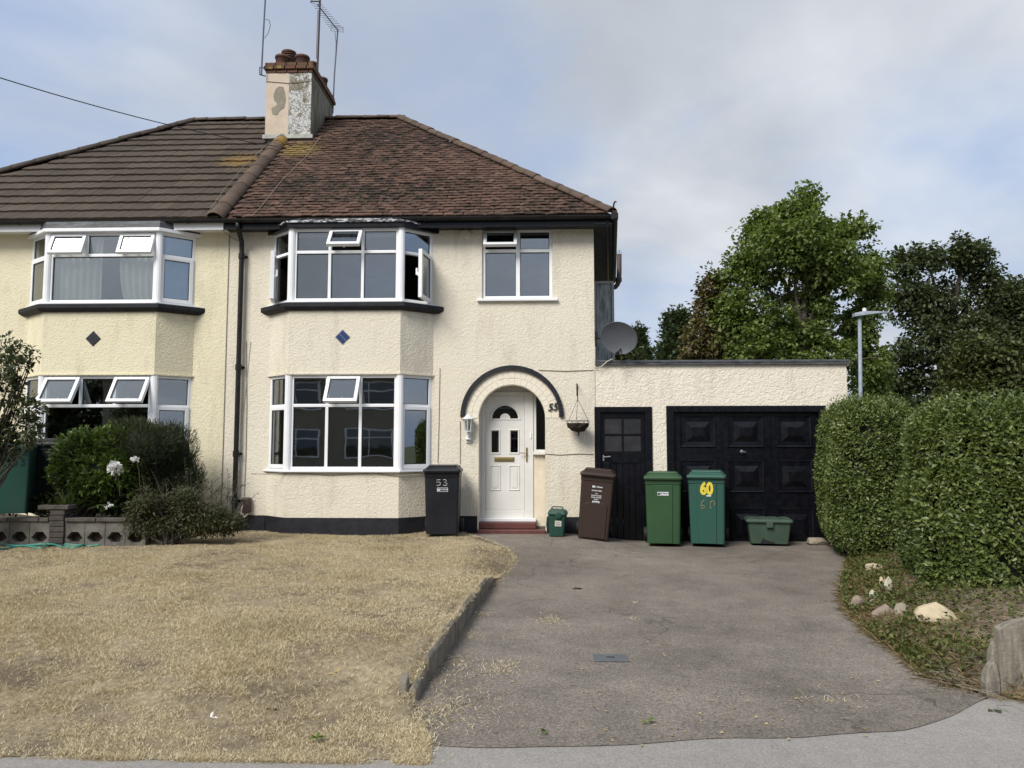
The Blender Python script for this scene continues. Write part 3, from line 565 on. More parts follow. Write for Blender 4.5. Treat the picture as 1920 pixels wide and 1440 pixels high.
# downpipe
pa = P(456, 428, YW-.09); pb = P(455, 455, YW-.09)
dpx = X(447, YW-.08, 700)
mb = MB(); mb.tube([(dpx+.02, YE+.01, 5.12), (dpx+.02, YE+.03, 5.03), (dpx+.0, YW-.10, 4.86), (dpx, YW-.085, 4.7), (dpx, YW-.085, .25), (dpx-.01, YW-.085, .04)], .04, 10); dp = mb.build('downpipe', 'gutter_black', home, smooth=True)
for zz_ in (4.62, 2.75, 1.32, .55):
    e = MB(); e.tube([(dpx, YW-.085, zz_-.05), (dpx, YW-.085, zz_-.045), (dpx, YW-.085, zz_+.045), (dpx, YW-.085, zz_+.05)], [.045, .052, .052, .045], 12); e.box(dpx-.075, dpx+.075, YW-.03, YW-.001, zz_-.018, zz_+.018); e.build('pipe_collar', 'gutter_black', dp)

# ------------------------------------------------------------------ roofs
RX0, RX1 = -7.62, -3.03                      # ridge ends
def deck(hs, quad, tri, name, mat):
    mb = MB(); mb.add(quad, [(0, 1, 2, 3)]); mb.add(tri, [tuple(range(len(tri)))]); mb.add([(quad[0][0], YBK+.35, ZE), (min(quad[1][0], XC), YBK+.35, ZE), (quad[2][0], YR, ZR), (quad[3][0], YR, ZR)], [(0, 1, 2, 3)]); return mb.build(name, mat, hs)
roofR = deck(home, [roofp(PX, 0, -.03), roofp(XE, 0, -.03), roofp(RX1, SLEN, -.03), roofp(PX, SLEN, -.03)], [(XE, YE, ZE-.02), (XEB, YS, ZE-.02), (XC, YBK+.35, ZE-.02), (RX1, YR, ZR-.02)], 'roof', 'clay_tile')
NXE = -12.0
roofL = deck(neigh, [roofp(NXE, 0, -.03), roofp(PX, 0, -.03), roofp(PX, SLEN, -.03), roofp(RX0, SLEN, -.03)], [(NXE, YE, ZE-.02), (RX0, YR, ZR-.02), (NXE, YBK+.35, ZE-.02)], 'roof', 'concrete_tile')
RROT = Matrix(((1, 0, 0), (0, US.y, UN.y), (0, US.z, UN.z)))      # local x across, y up the slope, z off it
def lrand(a): return random.uniform(-a, a)
# clay plain tiles
GA, TWD = .118, .166
m1 = MB(); m1.loft([[(-.08, 0, 0), (.08, 0, 0), (.08, 0, .020), (.03, 0, .024), (-.03, 0, .024), (-.08, 0, .020)], [(-.08, .2, 0), (.08, .2, 0), (.08, .2, .010), (.03, .2, .012), (-.03, .2, .012), (-.08, .2, .010)]])
variants = []
for k in range(5):
    me = bpy.data.meshes.new('roof_tile'); c = random.uniform(-.004, .004)
    me.from_pydata([(x+lrand(.003), y+lrand(.007), z+lrand(.002)+(c if x > 0 else -c)) for x, y, z in m1.V], [], m1.F); me.materials.append(MATS['clay_tile']); variants.append(me)
def hipx(s): return XE+(RX1-XE)*s/SLEN
rows = int(SLEN/GA); cnt = 0; rest = MB()
for r_ in range(rows):
    s = r_*GA-.04; off = (r_ % 2)*TWD/2; x = PX+.03+off-TWD; xm = hipx(s+.1)
    sag = .012*math.sin(r_*.35)
    while x < xm-.04:
        if x > PX+.05 and not (s > (15.15-YE)/math.cos(SL)-.1 and x < -4.62):
            q = roofp(x+TWD/2+lrand(.004), s+lrand(.010)+.006*math.sin(x*2.1+r_*.4), .012+random.random()*.012+.008*math.sin(x*1.3+r_*.21))
            Rm = (RROT @ Euler((R(-4.2+lrand(2.2)), R(lrand(2.0)), R(lrand(2.2)))).to_matrix()).to_4x4()
            if cnt < 300:
                o = bpy.data.objects.new('roof_tile', random.choice(variants)); COL.objects.link(o); o.parent = roofR
                o.matrix_local = T(*(q-Vector(ORG[home.name]))) @ Rm; cnt += 1
            else: rest.add(m1.V if random.random() < .5 else [(vx, vy, vz*1.15) for vx, vy, vz in m1.V], m1.F, T(*q) @ Rm)
        x += TWD
o = rest.build('upper_roof_tiles', 'clay_tile', roofR); o['kind'] = 'stuff'
# concrete interlocking tiles
GL, TWL = .334, .33
m1 = MB(); pr = [(-.165, .0), (-.15, .012), (-.06, .012), (-.04, .0), (.04, .0), (.06, .012), (.15, .012), (.165, .0)]
m1.loft([[(x, 0, 0) for x, z in pr]+[(x, 0, z*.5+.034) for x, z in reversed(pr)], [(x, .40, 0) for x, z in pr]+[(x, .40, z*.5+.018) for x, z in reversed(pr)]])
tl = m1.mesh('interlocking_tile'); tl.materials.append(MATS['concrete_tile'])
def hipxl(s): return NXE+(RX0-NXE)*s/SLEN
for r_ in range(16):
    s = r_*GL-.03; x = PX-.02-TWL/2
    xlim = max(hipxl(s+.1)+.05, X(0, YE+s*math.cos(SL), 350)-.5)
    while x > xlim:
        q = roofp(x, s+lrand(.003), .006+lrand(.002)); Rm = (RROT @ Euler((R(-3.6+lrand(.3)), R(lrand(.3)), R(lrand(.3)))).to_matrix()).to_4x4()
        if s+.2 < SLEN and not (s > (15.1-YE)/math.cos(SL)-.25 and x > -5.5):
            o = bpy.data.objects.new('roof_tile', tl); COL.objects.link(o); o.parent = roofL; o.matrix_local = T(*(q-Vector(ORG[neigh.name]))) @ Rm
        x -= TWL
# half-round ridge and hip tiles
def halfround(r1, r2, ln, n_=9, th=.016):
    mb = MB(); lp = []
    for y, r_ in ((0, r1), (ln*.06, r1+.004), (ln, r2)):
        lp.append([(r_*math.cos(t), y, r_*math.sin(t)) for t in [k*math.pi/n_ for k in range(n_+1)]]+[((r_-th)*math.cos(t), y, (r_-th)*math.sin(t)) for t in [math.pi-k*math.pi/n_ for k in range(n_+1)]])
    mb.loft(lp); return mb
def ridge_run(a, b_, r_, ln, parent, root, name, mat, lift=-.05, sq=.8):
    d = (b_-a); tot = d.length; d.normalize(); side = d.cross(Vector((0, 0, 1))).normalized(); upv = side.cross(d)
    k = max(1, round(tot/ln)); ln = tot/k; me = halfround(r_, r_*.93, ln*1.04).mesh(name); me.materials.append(MATS[mat]); me.polygons.foreach_set('use_smooth', [True]*len(me.polygons))
    for i in range(k):
        o = bpy.data.objects.new(name, me); COL.objects.link(o); o.parent = parent
        Rm = Matrix((side, d, upv)).transposed().to_4x4() @ Euler((R(lrand(.8)), R(lrand(2)), R(lrand(.7)))).to_matrix().to_4x4()
        o.matrix_local = T(*(a+d*(ln*i)+upv*(lift+lrand(.006))-Vector(ORG[root.name]))) @ Rm @ Matrix.Diagonal((1, 1, sq, 1))
ridge_run(Vector((XE+.0, YE-.02, ZE+.03)), Vector((RX1, YR, ZR+.02)), .125, .33, roofR, home, 'hip_tile', 'ridge_clay', -.03)
ridge_run(Vector((-4.75, YR, ZR+.02)), Vector((RX1+.1, YR, ZR+.02)), .12, .33, roofR, home, 'ridge_tile', 'ridge_clay', -.04)
ridge_run(Vector((NXE, YE, ZE+.03)), Vector((RX0, YR, ZR+.02)), .14, .42, roofL, neigh, 'hip_tile', 'concrete_tile', -.03)
ridge_run(Vector((-5.6, YR, ZR+.02)), Vector((RX0-.1, YR, ZR+.02)), .125, .42, roofL, neigh, 'ridge_tile', 'concrete_tile', -.04)
ridge_run(roofp(PX-.09, -.06, .0), roofp(PX-.03, (15.3-YE)/math.cos(SL), .0), .155, .46, roofR, home, 'party_ridge_tile', 'ridge_clay', -.02, .95)
# hip iron at the corner
mb = MB(); mb.tube([(XE-.05, YE-.02, 5.22), (XE+.0, YE-.04, 5.26), (XE+.02, YE-.05, 5.36), (XE+.035, YE-.05, 5.385), (XE+.06, YE-.05, 5.375)], .014, 6); mb.build('hip_iron', 'gutter_black', home)
# ------------------------------------------------------------------ chimney
cx0, cxm, cx1 = X(498, 15.2, 200), X(541, 15.2, 200), X(583, 15.2, 200); CY0, CY1 = 15.2, 16.85; ztop = Z(137, 15.2, 540)
mb = MB(); mb.box(cx0, cx1, CY0+.012, CY1, 7.2, ztop); chim = mb.build('chimney', 'chimney_side', home)
mb = MB(); mb.box(cx0, cxm, CY0, CY0+.011, 7.75, ztop); mb.build('chimney_render', 'chimney_cream', chim)
mb = MB(); mb.box(cxm+.002, cx1, CY0+.002, CY0+.011, 7.75, ztop); mb.build('chimney_render', 'chimney_peeling', chim)['label'] = 'white paint peeling off the right half of the chimney front'
pp = [(523,162),(531,163),(534,172),(536,186),(533,202),(525,207),(519,216),(511,214),(509,203),(517,199),(521,195),(514,188),(513,178),(517,167)]
lp = [P(a, b_, CY0) for a, b_ in pp]; mb = MB(); mb.loft([[(v.x, CY0-.0005, v.z) for v in lp], [(v.x, CY0-.006, v.z) for v in lp]]); mb.build('bare_patch', 'old_patch', chim)
zc = ztop
for k, (d, h_) in enumerate(((.015, .07), (.05, .075), (.03, .075))):
    # brick courses, each brick a piece
    x = cx0-d
    while x < cx1+d-.02:
        bl = min(.215, cx1+d-x); e = MB(); e.box(x+.004, x+bl-.004, CY0-d+lrand(.004), CY0-d+.2, zc+.004, zc+h_-.004); e.build('brick', 'corbel_brick', chim, bevel=.006); x += .225
    e = MB(); e.box(cx0-d+.01, cx1+d, CY0-d+.2, CY1+d, zc, zc+h_-.002); e.build('corbel_course', 'corbel_brick', chim); zc += h_
e = MB(); e.loft([[(cx0-.02, CY0-.02, zc), (cx1+.02, CY0-.02, zc), (cx1+.02, CY1+.02, zc), (cx0-.02, CY1+.02, zc)], [(cx0+.12, CY0+.12, zc+.06), (cx1-.12, CY0+.12, zc+.06), (cx1-.12, CY1-.1, zc+.06), (cx0+.12, CY1-.1, zc+.06)]]); e.build('mortar_flaunching', 'corbel_brick', chim)
def pot(px, py_top, y, r_, louv=False):
    t = P(px, py_top, y); h_ = t.z-zc
    e = MB(); e.lathe([(r_*.98, -.02), (r_*.95, h_-.055), (r_*1.06, h_-.05), (r_*1.10, h_-.025), (r_*1.05, h_), (r_*.88, h_), (r_*.84, h_-.2)], 18, T(t.x, y, zc), cap=False)
    if louv:
        for j in range(3): e.lathe([(r_*1.0, h_-.19+j*.05), (r_*1.1, h_-.185+j*.05), (r_*1.0, h_-.165+j*.05)], 18, T(t.x, y, zc), cap=False)
        e.lathe([(r_*.9, h_-.01), (.01, h_+.01)], 18, T(t.x, y, zc), cap=False)
    e.build('chimney_pot', 'pot_clay', chim, smooth=True)
pot(530, 107, 15.45, .145); pot(567, 107, 15.5, .145); pot(542, 98.5, 16.0, .15, True); pot(586, 119, 16.1, .12); pot(604, 148, 16.6, .12)
e = MB(); e.box(cx0-.03, cx1+.06, CY0-.06, CY0+.0, 7.74, 7.82); e.build('flashing', 'flashing', chim)
e = MB(); e.tube([(cx0, CY0-.008, Z(153, CY0, 500)), (cxm, CY0-.01, Z(152, CY0)), (cx1, CY0-.01, Z(148, CY0))], .006, 5); e.build('chimney_wire', 'stain_cable', chim)

# ------------------------------------------------------------------ porch arch, door
mb = MB(); n_ = 30; r0, r1 = AR*1.42, AR*1.555
ri = [(AXC+r0*math.cos(math.pi*i/n_), AC.z+.02+r0*math.sin(math.pi*i/n_)) for i in range(n_+1)]; ro = [(AXC+r1*math.cos(math.pi*i/n_), AC.z+.02+r1*math.sin(math.pi*i/n_)) for i in range(n_+1)]
for i in range(n_):
    a, b_, c, d = ri[i], ro[i], ro[i+1], ri[i+1]; mb.add([(a[0], YW-.05, a[1]), (b_[0], YW-.045, b_[1]), (c[0], YW-.045, c[1]), (d[0], YW-.05, d[1]), (a[0], YW+.01, a[1]), (b_[0], YW+.01, b_[1]), (c[0], YW+.01, c[1]), (d[0], YW+.01, d[1])], [(0,1,2,3), (0,4,5,1), (3,2,6,7), (1,5,6,2), (0,3,7,4)])
arch = mb.build('arch_moulding', 'black_render', home)
for ring, (ra, rb, num) in enumerate(((AR*1.01, AR*1.20, 19), (AR*1.205, AR*1.415, 23))):
    for i in range(num):
        t0, t1 = math.pi*i/num+.003, math.pi*(i+1)/num-.003; pr_ = []
        for t, rr in ((t0, ra+.003), (t0, rb-.003), ((t0+t1)/2, rb-.002), (t1, rb-.003), (t1, ra+.003), ((t0+t1)/2, ra+.002)): pr_.append((AXC+rr*math.cos(t), AC.z+rr*math.sin(t)))
        dd = .004+random.random()*.004; e = MB(); e.loft([[(a, YW+.005, c) for a, c in pr_], [(a, YW-dd, c) for a, c in pr_]]); e.build('brick', 'arch_brick', arch, bevel=.004)
YD = 12.98
dx0, dx1 = X(903, YD, 850), X(1000, YD, 850); dz0, dz1 = Z(972, YD, 950), Z(735, YD, 950)
lx0, lx1, lz0, lz1 = X(911.5, YD, 850), X(983, YD, 850), Z(955, YD, 950), Z(743, YD, 950)
mb = MB(); mb.box(AXC-AR-.15, AXC+AR+.2, YD+.1, YD+.13, .0, 2.6); mb.build('porch_back', 'smooth_cream', home)
mb = MB(); mb.box(AXC-AR-.2, dx0-.002, YD-.08, YD+.1, .0, 2.6); mb.box(dx0, AXC+AR+.2, YD-.02, YD+.1, dz1+.002, 2.6); mb.build('porch_wall', 'upvc_old', home)
mb = MB(); mb.box(dx0, lx0-.004, YD-.05, YD+.06, dz0, dz1); mb.box(lx1+.004, dx1, YD-.05, YD+.06, dz0, dz1); mb.box(lx0-.004, lx1+.004, YD-.05, YD+.06, lz1+.004, dz1); mb.box(lx0-.004, lx1+.004, YD-.05, YD+.06, dz0, lz0-.004)
fr = mb.build('door_frame', 'upvc_old', home, bevel=.006)
mb = MB(); mb.box(lx0-.004, lx1+.004, YD+.01, YD+.05, lz0-.004, lz1+.004); mb.build('gasket', 'gasket', fr)
mb = MB(); mb.box(dx0-.03, X(1005, YD-.1, 970), YD-.14, YD-.05, dz0-.04, dz0+.01); mb.build('threshold', 'upvc', fr, bevel=.006)
LW, LH = lx1-lx0, lz1-lz0
def lx(t): return lx0+LW*t
def lz(t): return lz0+LH*t
YL = YD-.035; ccx, ccz, fr_ = lx(.5), lz(.80), LW*.34
def sector(ro_, ri_, n2=16): return [(ccx+ro_*math.cos(math.pi*i/n2), ccz+ro_*math.sin(math.pi*i/n2)) for i in range(n2+1)]+[(ccx+ri_*math.cos(math.pi-math.pi*i/n2), ccz+ri_*math.sin(math.pi-math.pi*i/n2)) for i in range(n2+1)]
g_h = [sector(fr_, fr_*.40), rect(lx(.145), lx(.335), lz(.50), lz(.69)), rect(lx(.645), lx(.835), lz(.50), lz(.69))]
door = slab(rect(lx0, lx1, lz0, lz1), g_h, YL, YL+.045).build('front_door', 'upvc_old', home)
mb = MB(); mb.box(lx(.1), lx(.9), YL+.02, YL+.026, lz(.48), lz(.93)); mb.build('door_glass', 'dark_glass', door)
mb = MB(); mb.box(lx(.08), lx(.92), YL+.04, YL+.044, lz(.47), lz(.94)); mb.build('door_lining', 'interior', door)
def ring2(pts_o, pts_i, d, name='door_moulding'):
    mb = MB(); k = len(pts_o)
    mid = [((a[0]+c[0])/2, (a[1]+c[1])/2) for a, c in zip(pts_o, pts_i)]
    mb.loft([[(a, YL-.0005, c) for a, c in pts_o], [(a, YL-d, c) for a, c in mid], [(a, YL-.0005, c) for a, c in pts_i]], cap=False); mb.build(name, 'upvc_old', door)
def rr(x0, x1, z0, z1, e): return rect(x0-e, x1+e, z0-e, z1+e)
for a in ((lx(.145), lx(.335), lz(.50), lz(.69)), (lx(.645), lx(.835), lz(.50), lz(.69))): ring2(rr(*a, .032), rr(*a, .001), .014)
for a in ((lx(.10), lx(.39), lz(.165), lz(.39)), (lx(.60), lx(.89), lz(.165), lz(.39))): ring2(rr(*a, .0), rr(*a, -.025), .014); mbp = MB(); mbp.box(a[0]+.045, a[1]-.045, YL-.008, YL-.0005, a[2]+.045, a[3]-.045); mbp.build('door_panel', 'upvc_old', door, bevel=.006)
ring2([(ccx+fr_*1.27*math.cos(math.pi*i/16), ccz-.03+fr_*1.27*math.sin(math.pi*i/16)) for i in range(17)]+[(ccx-fr_*.2, ccz-.03), (ccx+fr_*.2, ccz-.03)], [(ccx+fr_*1.02*math.cos(math.pi*i/16), ccz+.0+fr_*1.02*math.sin(math.pi*i/16)) for i in range(17)]+[(ccx-fr_*.3, ccz-.0), (ccx+fr_*.3, ccz-.0)], .012)
mb = MB(); mb.box(lx(.22), lx(.74), YL-.014, YL-.001, lz(.42), lz(.46)); lb = mb.build('letter_plate', 'brass', door, bevel=.003); 
mb = MB(); mb.box(lx(.25), lx(.71), YL-.020, YL-.0142, lz(.43), lz(.452)); mb.build('letter_flap', 'brass', door, bevel=.003)
hx = lx(1.03); mb = MB(); mb.box(hx+.01, hx+.035, YD-.066, YD-.051, lz(.42), lz(.545)); mb.tube([(hx+.022, YD-.066, lz(.495)), (hx+.022, YD-.10, lz(.495)), (hx-.10, YD-.105, lz(.497))], .009, 8); mb.build('door_handle', 'brass', door, bevel=.003)
mb = MB(); e = P(995, 817, YD-.05); mb.box(e.x-.013, e.x+.013, YD-.065, YD-.051, e.z-.045, e.z+.045); mb.build('door_bell', 'upvc', fr, bevel=.004)
# side light with cream panel under it
sx0, sx1, sz = dx1+.003, AXC+AR+.14, Z(848, YD, 1010)
f = Facet((sx0, YD-.03), (sx1, YD-.03), sz, 2.55); m1 = MB(); frame_ring(f, m1, 0, f.W, 0, f.H, .045); sd = m1.build('side_light', 'upvc_old', home); pane(f, sd, .045, f.W-.045, .045, f.H-.045, 'dark_glass')
mb = MB(); mb.box(sx0-.01, sx1, YD-.10, YD+.04, sz-.04, sz-.001); mb.build('sill', 'upvc_old', sd, bevel=.004)
mb = MB(); mb.box(sx0, sx1, YD-.03, YD+.09, .12, sz-.041); mb.build('porch_panel', 'smooth_cream', home)
mb = MB(); mb.box(X(898, YW)-.02, X(1005, YD, 970), YD-.30, YD+.06, .10, dz0-.041); mb.box(X(898, YW)-.015, X(1022, YW)+.0, YW-.10, YD-.301, .0, .10); mb.build('doorstep', 'red_step', home, bevel=.012)
# plinth on the flat wall
for a, b_, c, e in ((bw[3]+.01, X(898, YW)-.02, -.15, Z_PT), (X(1024, YW), XC, -.2, Z_PT-.01), (PX+.3, bw[0]-.012, -.1, Z_PT)):
    mb = MB(); mb.box(a, b_, YW-.015, YW-.001, c, e); mb.build('plinth', 'black_render', home)
# number 55, on the arch
c = P(1036, 764, YW-.02); text('house_number', '55', .165, 'black_ink', home, T(*(Vector((c.x, YW-.024, c.z))-Vector(ORG[home.name]))) @ Matrix.Rotation(R(-7), 4, 'Y'), shear=.28, bold=.004)
# old alarm box and thin tubes on the wall: wires, some standing for hairline cracks
c = P(873, 439, YW); mb = MB(); mb.lathe([(.10, 0), (.10, .02), (.085, .035), (.0, .036)], 8, T(c.x, YW, c.z) @ Matrix.Rotation(R(90), 4, 'X') @ Matrix.Diagonal((1.1, .75, 1, 1))); mb.build('air_vent', 'cream_render', home)
def wallline(pts, r_=.006, mat='stain_cable', parent=home, y=YW-.006):
    mb = MB(); mb.tube([(P(a, b_, y).x, y, P(a, b_, y).z) for a, b_ in pts], r_, 5); mb.build('wall_line', mat, parent)
wallline([(1010, 694), (1060, 696), (1113, 694)], .007); wallline([(1022, 851), (1050, 853), (1085, 851), (1113, 852)], .007)
wallline([(825, 690), (823, 800), (821, 868)], .006); wallline([(863, 790), (863, 870)], .006)
wallline([(462, 640), (463, 760), (461, 860), (458, 930)], .007); wallline([(470, 640), (458, 760), (452, 800)], .006, 'pale_cable')
wallline([(470, 888), (500, 889), (540, 886), (620, 890), (700, 887), (745, 892), (790, 890)], .006, 'stain_cable', home, YB-.02)
mb = MB(); c = P(464.5, 945, YW); mb.box(c.x-.075, c.x+.075, YW-.11, YW-.001, c.z-.14, c.z+.11); mb.build('meter_box', 'brown_plastic', home, bevel=.03, seg=3)
mb = MB(); mb.tube([P(456, 945, YW-.1), P(452, 962, YW-.1), P(458, 970, YW-.08), P(466, 962, YW-.06)], .014, 6); mb.build('meter_pipe', 'pale_cable', home)
# side casement standing open, seen edge of the side wall
yc = 15.2; f = Facet((X(1114, yc), yc), (X(1153, yc), yc), Z(690, yc, 1135), Z(527, yc, 1135)); m1 = MB(); frame_ring(f, m1, 0, f.W, 0, f.H, .05, -.05, 0); sw = m1.build('side_casement', 'flashing', home); pane(f, sw, .05, f.W-.05, .05, f.H-.05, 'frosted_glass', nn=-.03)
# soil vent pipe
v = [P(1154, 538, 15.9), P(1160, 528, 15.9), P(1161, 512, 15.9), P(1161, 477, 15.9)]
mb = MB(); mb.tube([(v[0].x-.12, 15.9, v[0].z-.02), v[0], (v[1]+v[0])/2+Vector((.01, 0, 0)), v[1], v[2], v[3]], .052, 10); vp = mb.build('soil_vent_pipe', 'cast_brown', home, smooth=True)
mb = MB(); mb.tube([v[1]-Vector((0, 0, .0)), v[1]+Vector((0, 0, .08))], .068, 10); mb.build('pipe_collar', 'cast_brown', vp)
mb = MB(); c = v[3]
for a in (0, math.pi/2): mb.tube([c+Vector((.05*math.cos(a)*math.cos(t), .05*math.sin(a)*math.cos(t), .09*math.sin(t))) for t in [k*math.pi/8 for k in range(9)]], .005, 4)
mb.build('wire_balloon', 'galvanised', vp)

# ================================================================== GARAGE
garage = thing('garage', 'flat-roofed cream rendered garage with black doors joined to the right of the house', 'garage', (3, YW, -.13))
YG = YW+.012; gx1 = X(1588, YG, 720); gz1 = Z(684, YG, 1300); 
d0 = (X(1116, YG), X(1219, YG), -.16, Z(765, YG, 1170)); d1 = (X(1250, YG), X(1250, YG)+2.52, -.16, Z(763, YG, 1390))
slab(rect(XC+.002, gx1, -.2, gz1), [[(d0[0], -.19), (d0[1], -.19), (d0[1], d0[3]), (d0[0], d0[3])], [(d1[0], -.19), (d1[1], -.19), (d1[1], d1[3]), (d1[0], d1[3])]], YG, YG+.22).build('wall', 'garage_render', garage)
mb = MB(); mb.box(gx1-.22, gx1-.001, YG+.221, 18, -.2, gz1); mb.box(XC+.7, gx1-.221, 17.8, 18, -.2, gz1); mb.build('side_walls', 'garage_render', garage)
mb = MB(); mb.box(XC+.9, gx1-.3, YG+.3, 17.7, -.15, -.1); mb.build('garage_floor', 'interior', garage)
mb = MB(); mb.box(XC+.003, gx1+.03, YG-.05, 18.05, gz1+.001, gz1+.028); mb.build('roof', 'lead', garage)
mb = MB(); mb.box(XC+.004, gx1+.035, YG-.055, YG+.12, gz1+.029, gz1+.075); mb.build('roof_edge', 'lead', garage, bevel=.012)
# side door
mb = MB(); fw_ = .10; a, b_, c, e = d0
mb.box(a-.02, a+fw_*.8, YG-.02, YG+.1, c, e+.02); mb.box(b_-fw_, b_+.02, YG-.02, YG+.1, c, e+.02); mb.box(a+fw_*.8, b_-fw_, YG-.02, YG+.1, e-.07, e+.02); mb.build('door_frame', 'black_paint', garage, bevel=.006)
ax, bx_ = a+fw_*.8, b_-fw_; zt, zm_, zl = e-.07, Z(850, YG, 1160), Z(868, YG, 1160); z1_, z2_ = Z(783, YG, 1160), Z(846, YG, 1160)
mb = MB(); yd = YG+.03
mb.box(ax, ax+.06, yd, yd+.045, c, zt); mb.box(bx_-.06, bx_, yd, yd+.045, c, zt); mb.box(ax+.06, bx_-.06, yd, yd+.045, z1_, zt); mb.box(ax+.06, bx_-.06, yd, yd+.045, zl, z2_)
mx_, mz_ = (ax+bx_)/2, (z1_+z2_)/2; mb.box(mx_-.013, mx_+.013, yd+.002, yd+.04, z2_, z1_); mb.box(ax+.06, bx_-.06, yd+.004, yd+.038, mz_-.013, mz_+.013)
gd = mb.build('side_door', 'black_paint', garage, bevel=.004)
for (u0, u1) in ((ax+.06, mx_-.013), (mx_+.013, bx_-.06)):
    for (w0, w1) in ((z2_, mz_-.013), (mz_+.013, z1_)): e2 = MB(); e2.box(u0, u1, yd+.022, yd+.028, w0, w1); e2.build('pane', 'dusty_pane', gd)
k = 6
for i in range(k):
    u0 = ax+.06+(bx_-ax-.12)*i/k; u1 = ax+.06+(bx_-ax-.12)*(i+1)/k; e2 = MB(); e2.box(u0+.003, u1-.003, yd+.012, yd+.04, c, zl-.002); e2.build('plank', 'black_paint', gd, bevel=.004)
e2 = MB(); hh = P(1136, 857, yd); e2.box(hh.x-.05, hh.x-.03, yd-.014, yd-.001, hh.z-.06, hh.z+.03); e2.tube([(hh.x-.04, yd-.015, hh.z), (hh.x-.03, yd-.045, hh.z), (hh.x+.07, yd-.05, hh.z+.01)], .009, 7); e2.build('door_handle', 'galvanised', gd)
# main door: pressed steel, raised panels three by three
a, b_, c, e = d1; mb = MB(); mb.box(a-.02, a+.10, YG-.025, YG+.1, c, e+.02); mb.box(b_-.10, b_+.02, YG-.025, YG+.1, c, e+.02); mb.box(a+.10, b_-.10, YG-.025, YG+.1, e-.085, e+.02); mb.build('garage_door_frame', 'black_paint', garage, bevel=.008)
ax, bx_, zt = a+.105, b_-.105, e-.09; yd = YG+.05; mb = MB(); mb.box(ax, bx_, yd, yd+.03, c, zt); gdoor = mb.build('garage_door', 'black_paint', garage)
cw = (bx_-ax)/3; zz0 = [Z(837, YG, 1390), Z(922, YG, 1390), -.10]; zz1 = [Z(782, YG, 1390), Z(865, YG, 1390), Z(955, YG, 1390)]
for i in range(3):
    for j in range(3):
        u0, u1 = ax+cw*i+cw*.16, ax+cw*(i+1)-cw*.14; w0, w1 = zz0[j], zz1[j]; e2 = MB()
        def lp_(d_, y): return [(u0+d_, y, w0+d_), (u1-d_, y, w0+d_), (u1-d_, y, w1-d_), (u0+d_, y, w1-d_)]
        e2.loft([lp_(-.02, yd-.0005), lp_(-.006, yd-.022), lp_(.012, yd-.012), lp_(.075, yd-.006), lp_(.165, yd-.045)], cap=False)
        k = len(e2.V); e2.F.append((k-4, k-3, k-2, k-1)); e2.build('panel', 'black_paint', gdoor)
for i in range(1, 3): e2 = MB(); u = ax+cw*i; e2.box(u-.012, u+.012, yd-.010, yd-.0005, c, zt); e2.build('rib', 'black_paint', gdoor, bevel=.003)
e2 = MB(); hh = P(1391, 847, yd); e2.lathe([(.03, 0), (.03, .012), (.012, .02), (.012, .05)], 12, T(hh.x, yd-.001, hh.z) @ Matrix.Rotation(R(90), 4, 'X')); e2.box(hh.x-.05, hh.x+.05, yd-.06, yd-.048, hh.z-.01, hh.z+.01); e2.build('handle', 'grey_metal', gdoor)

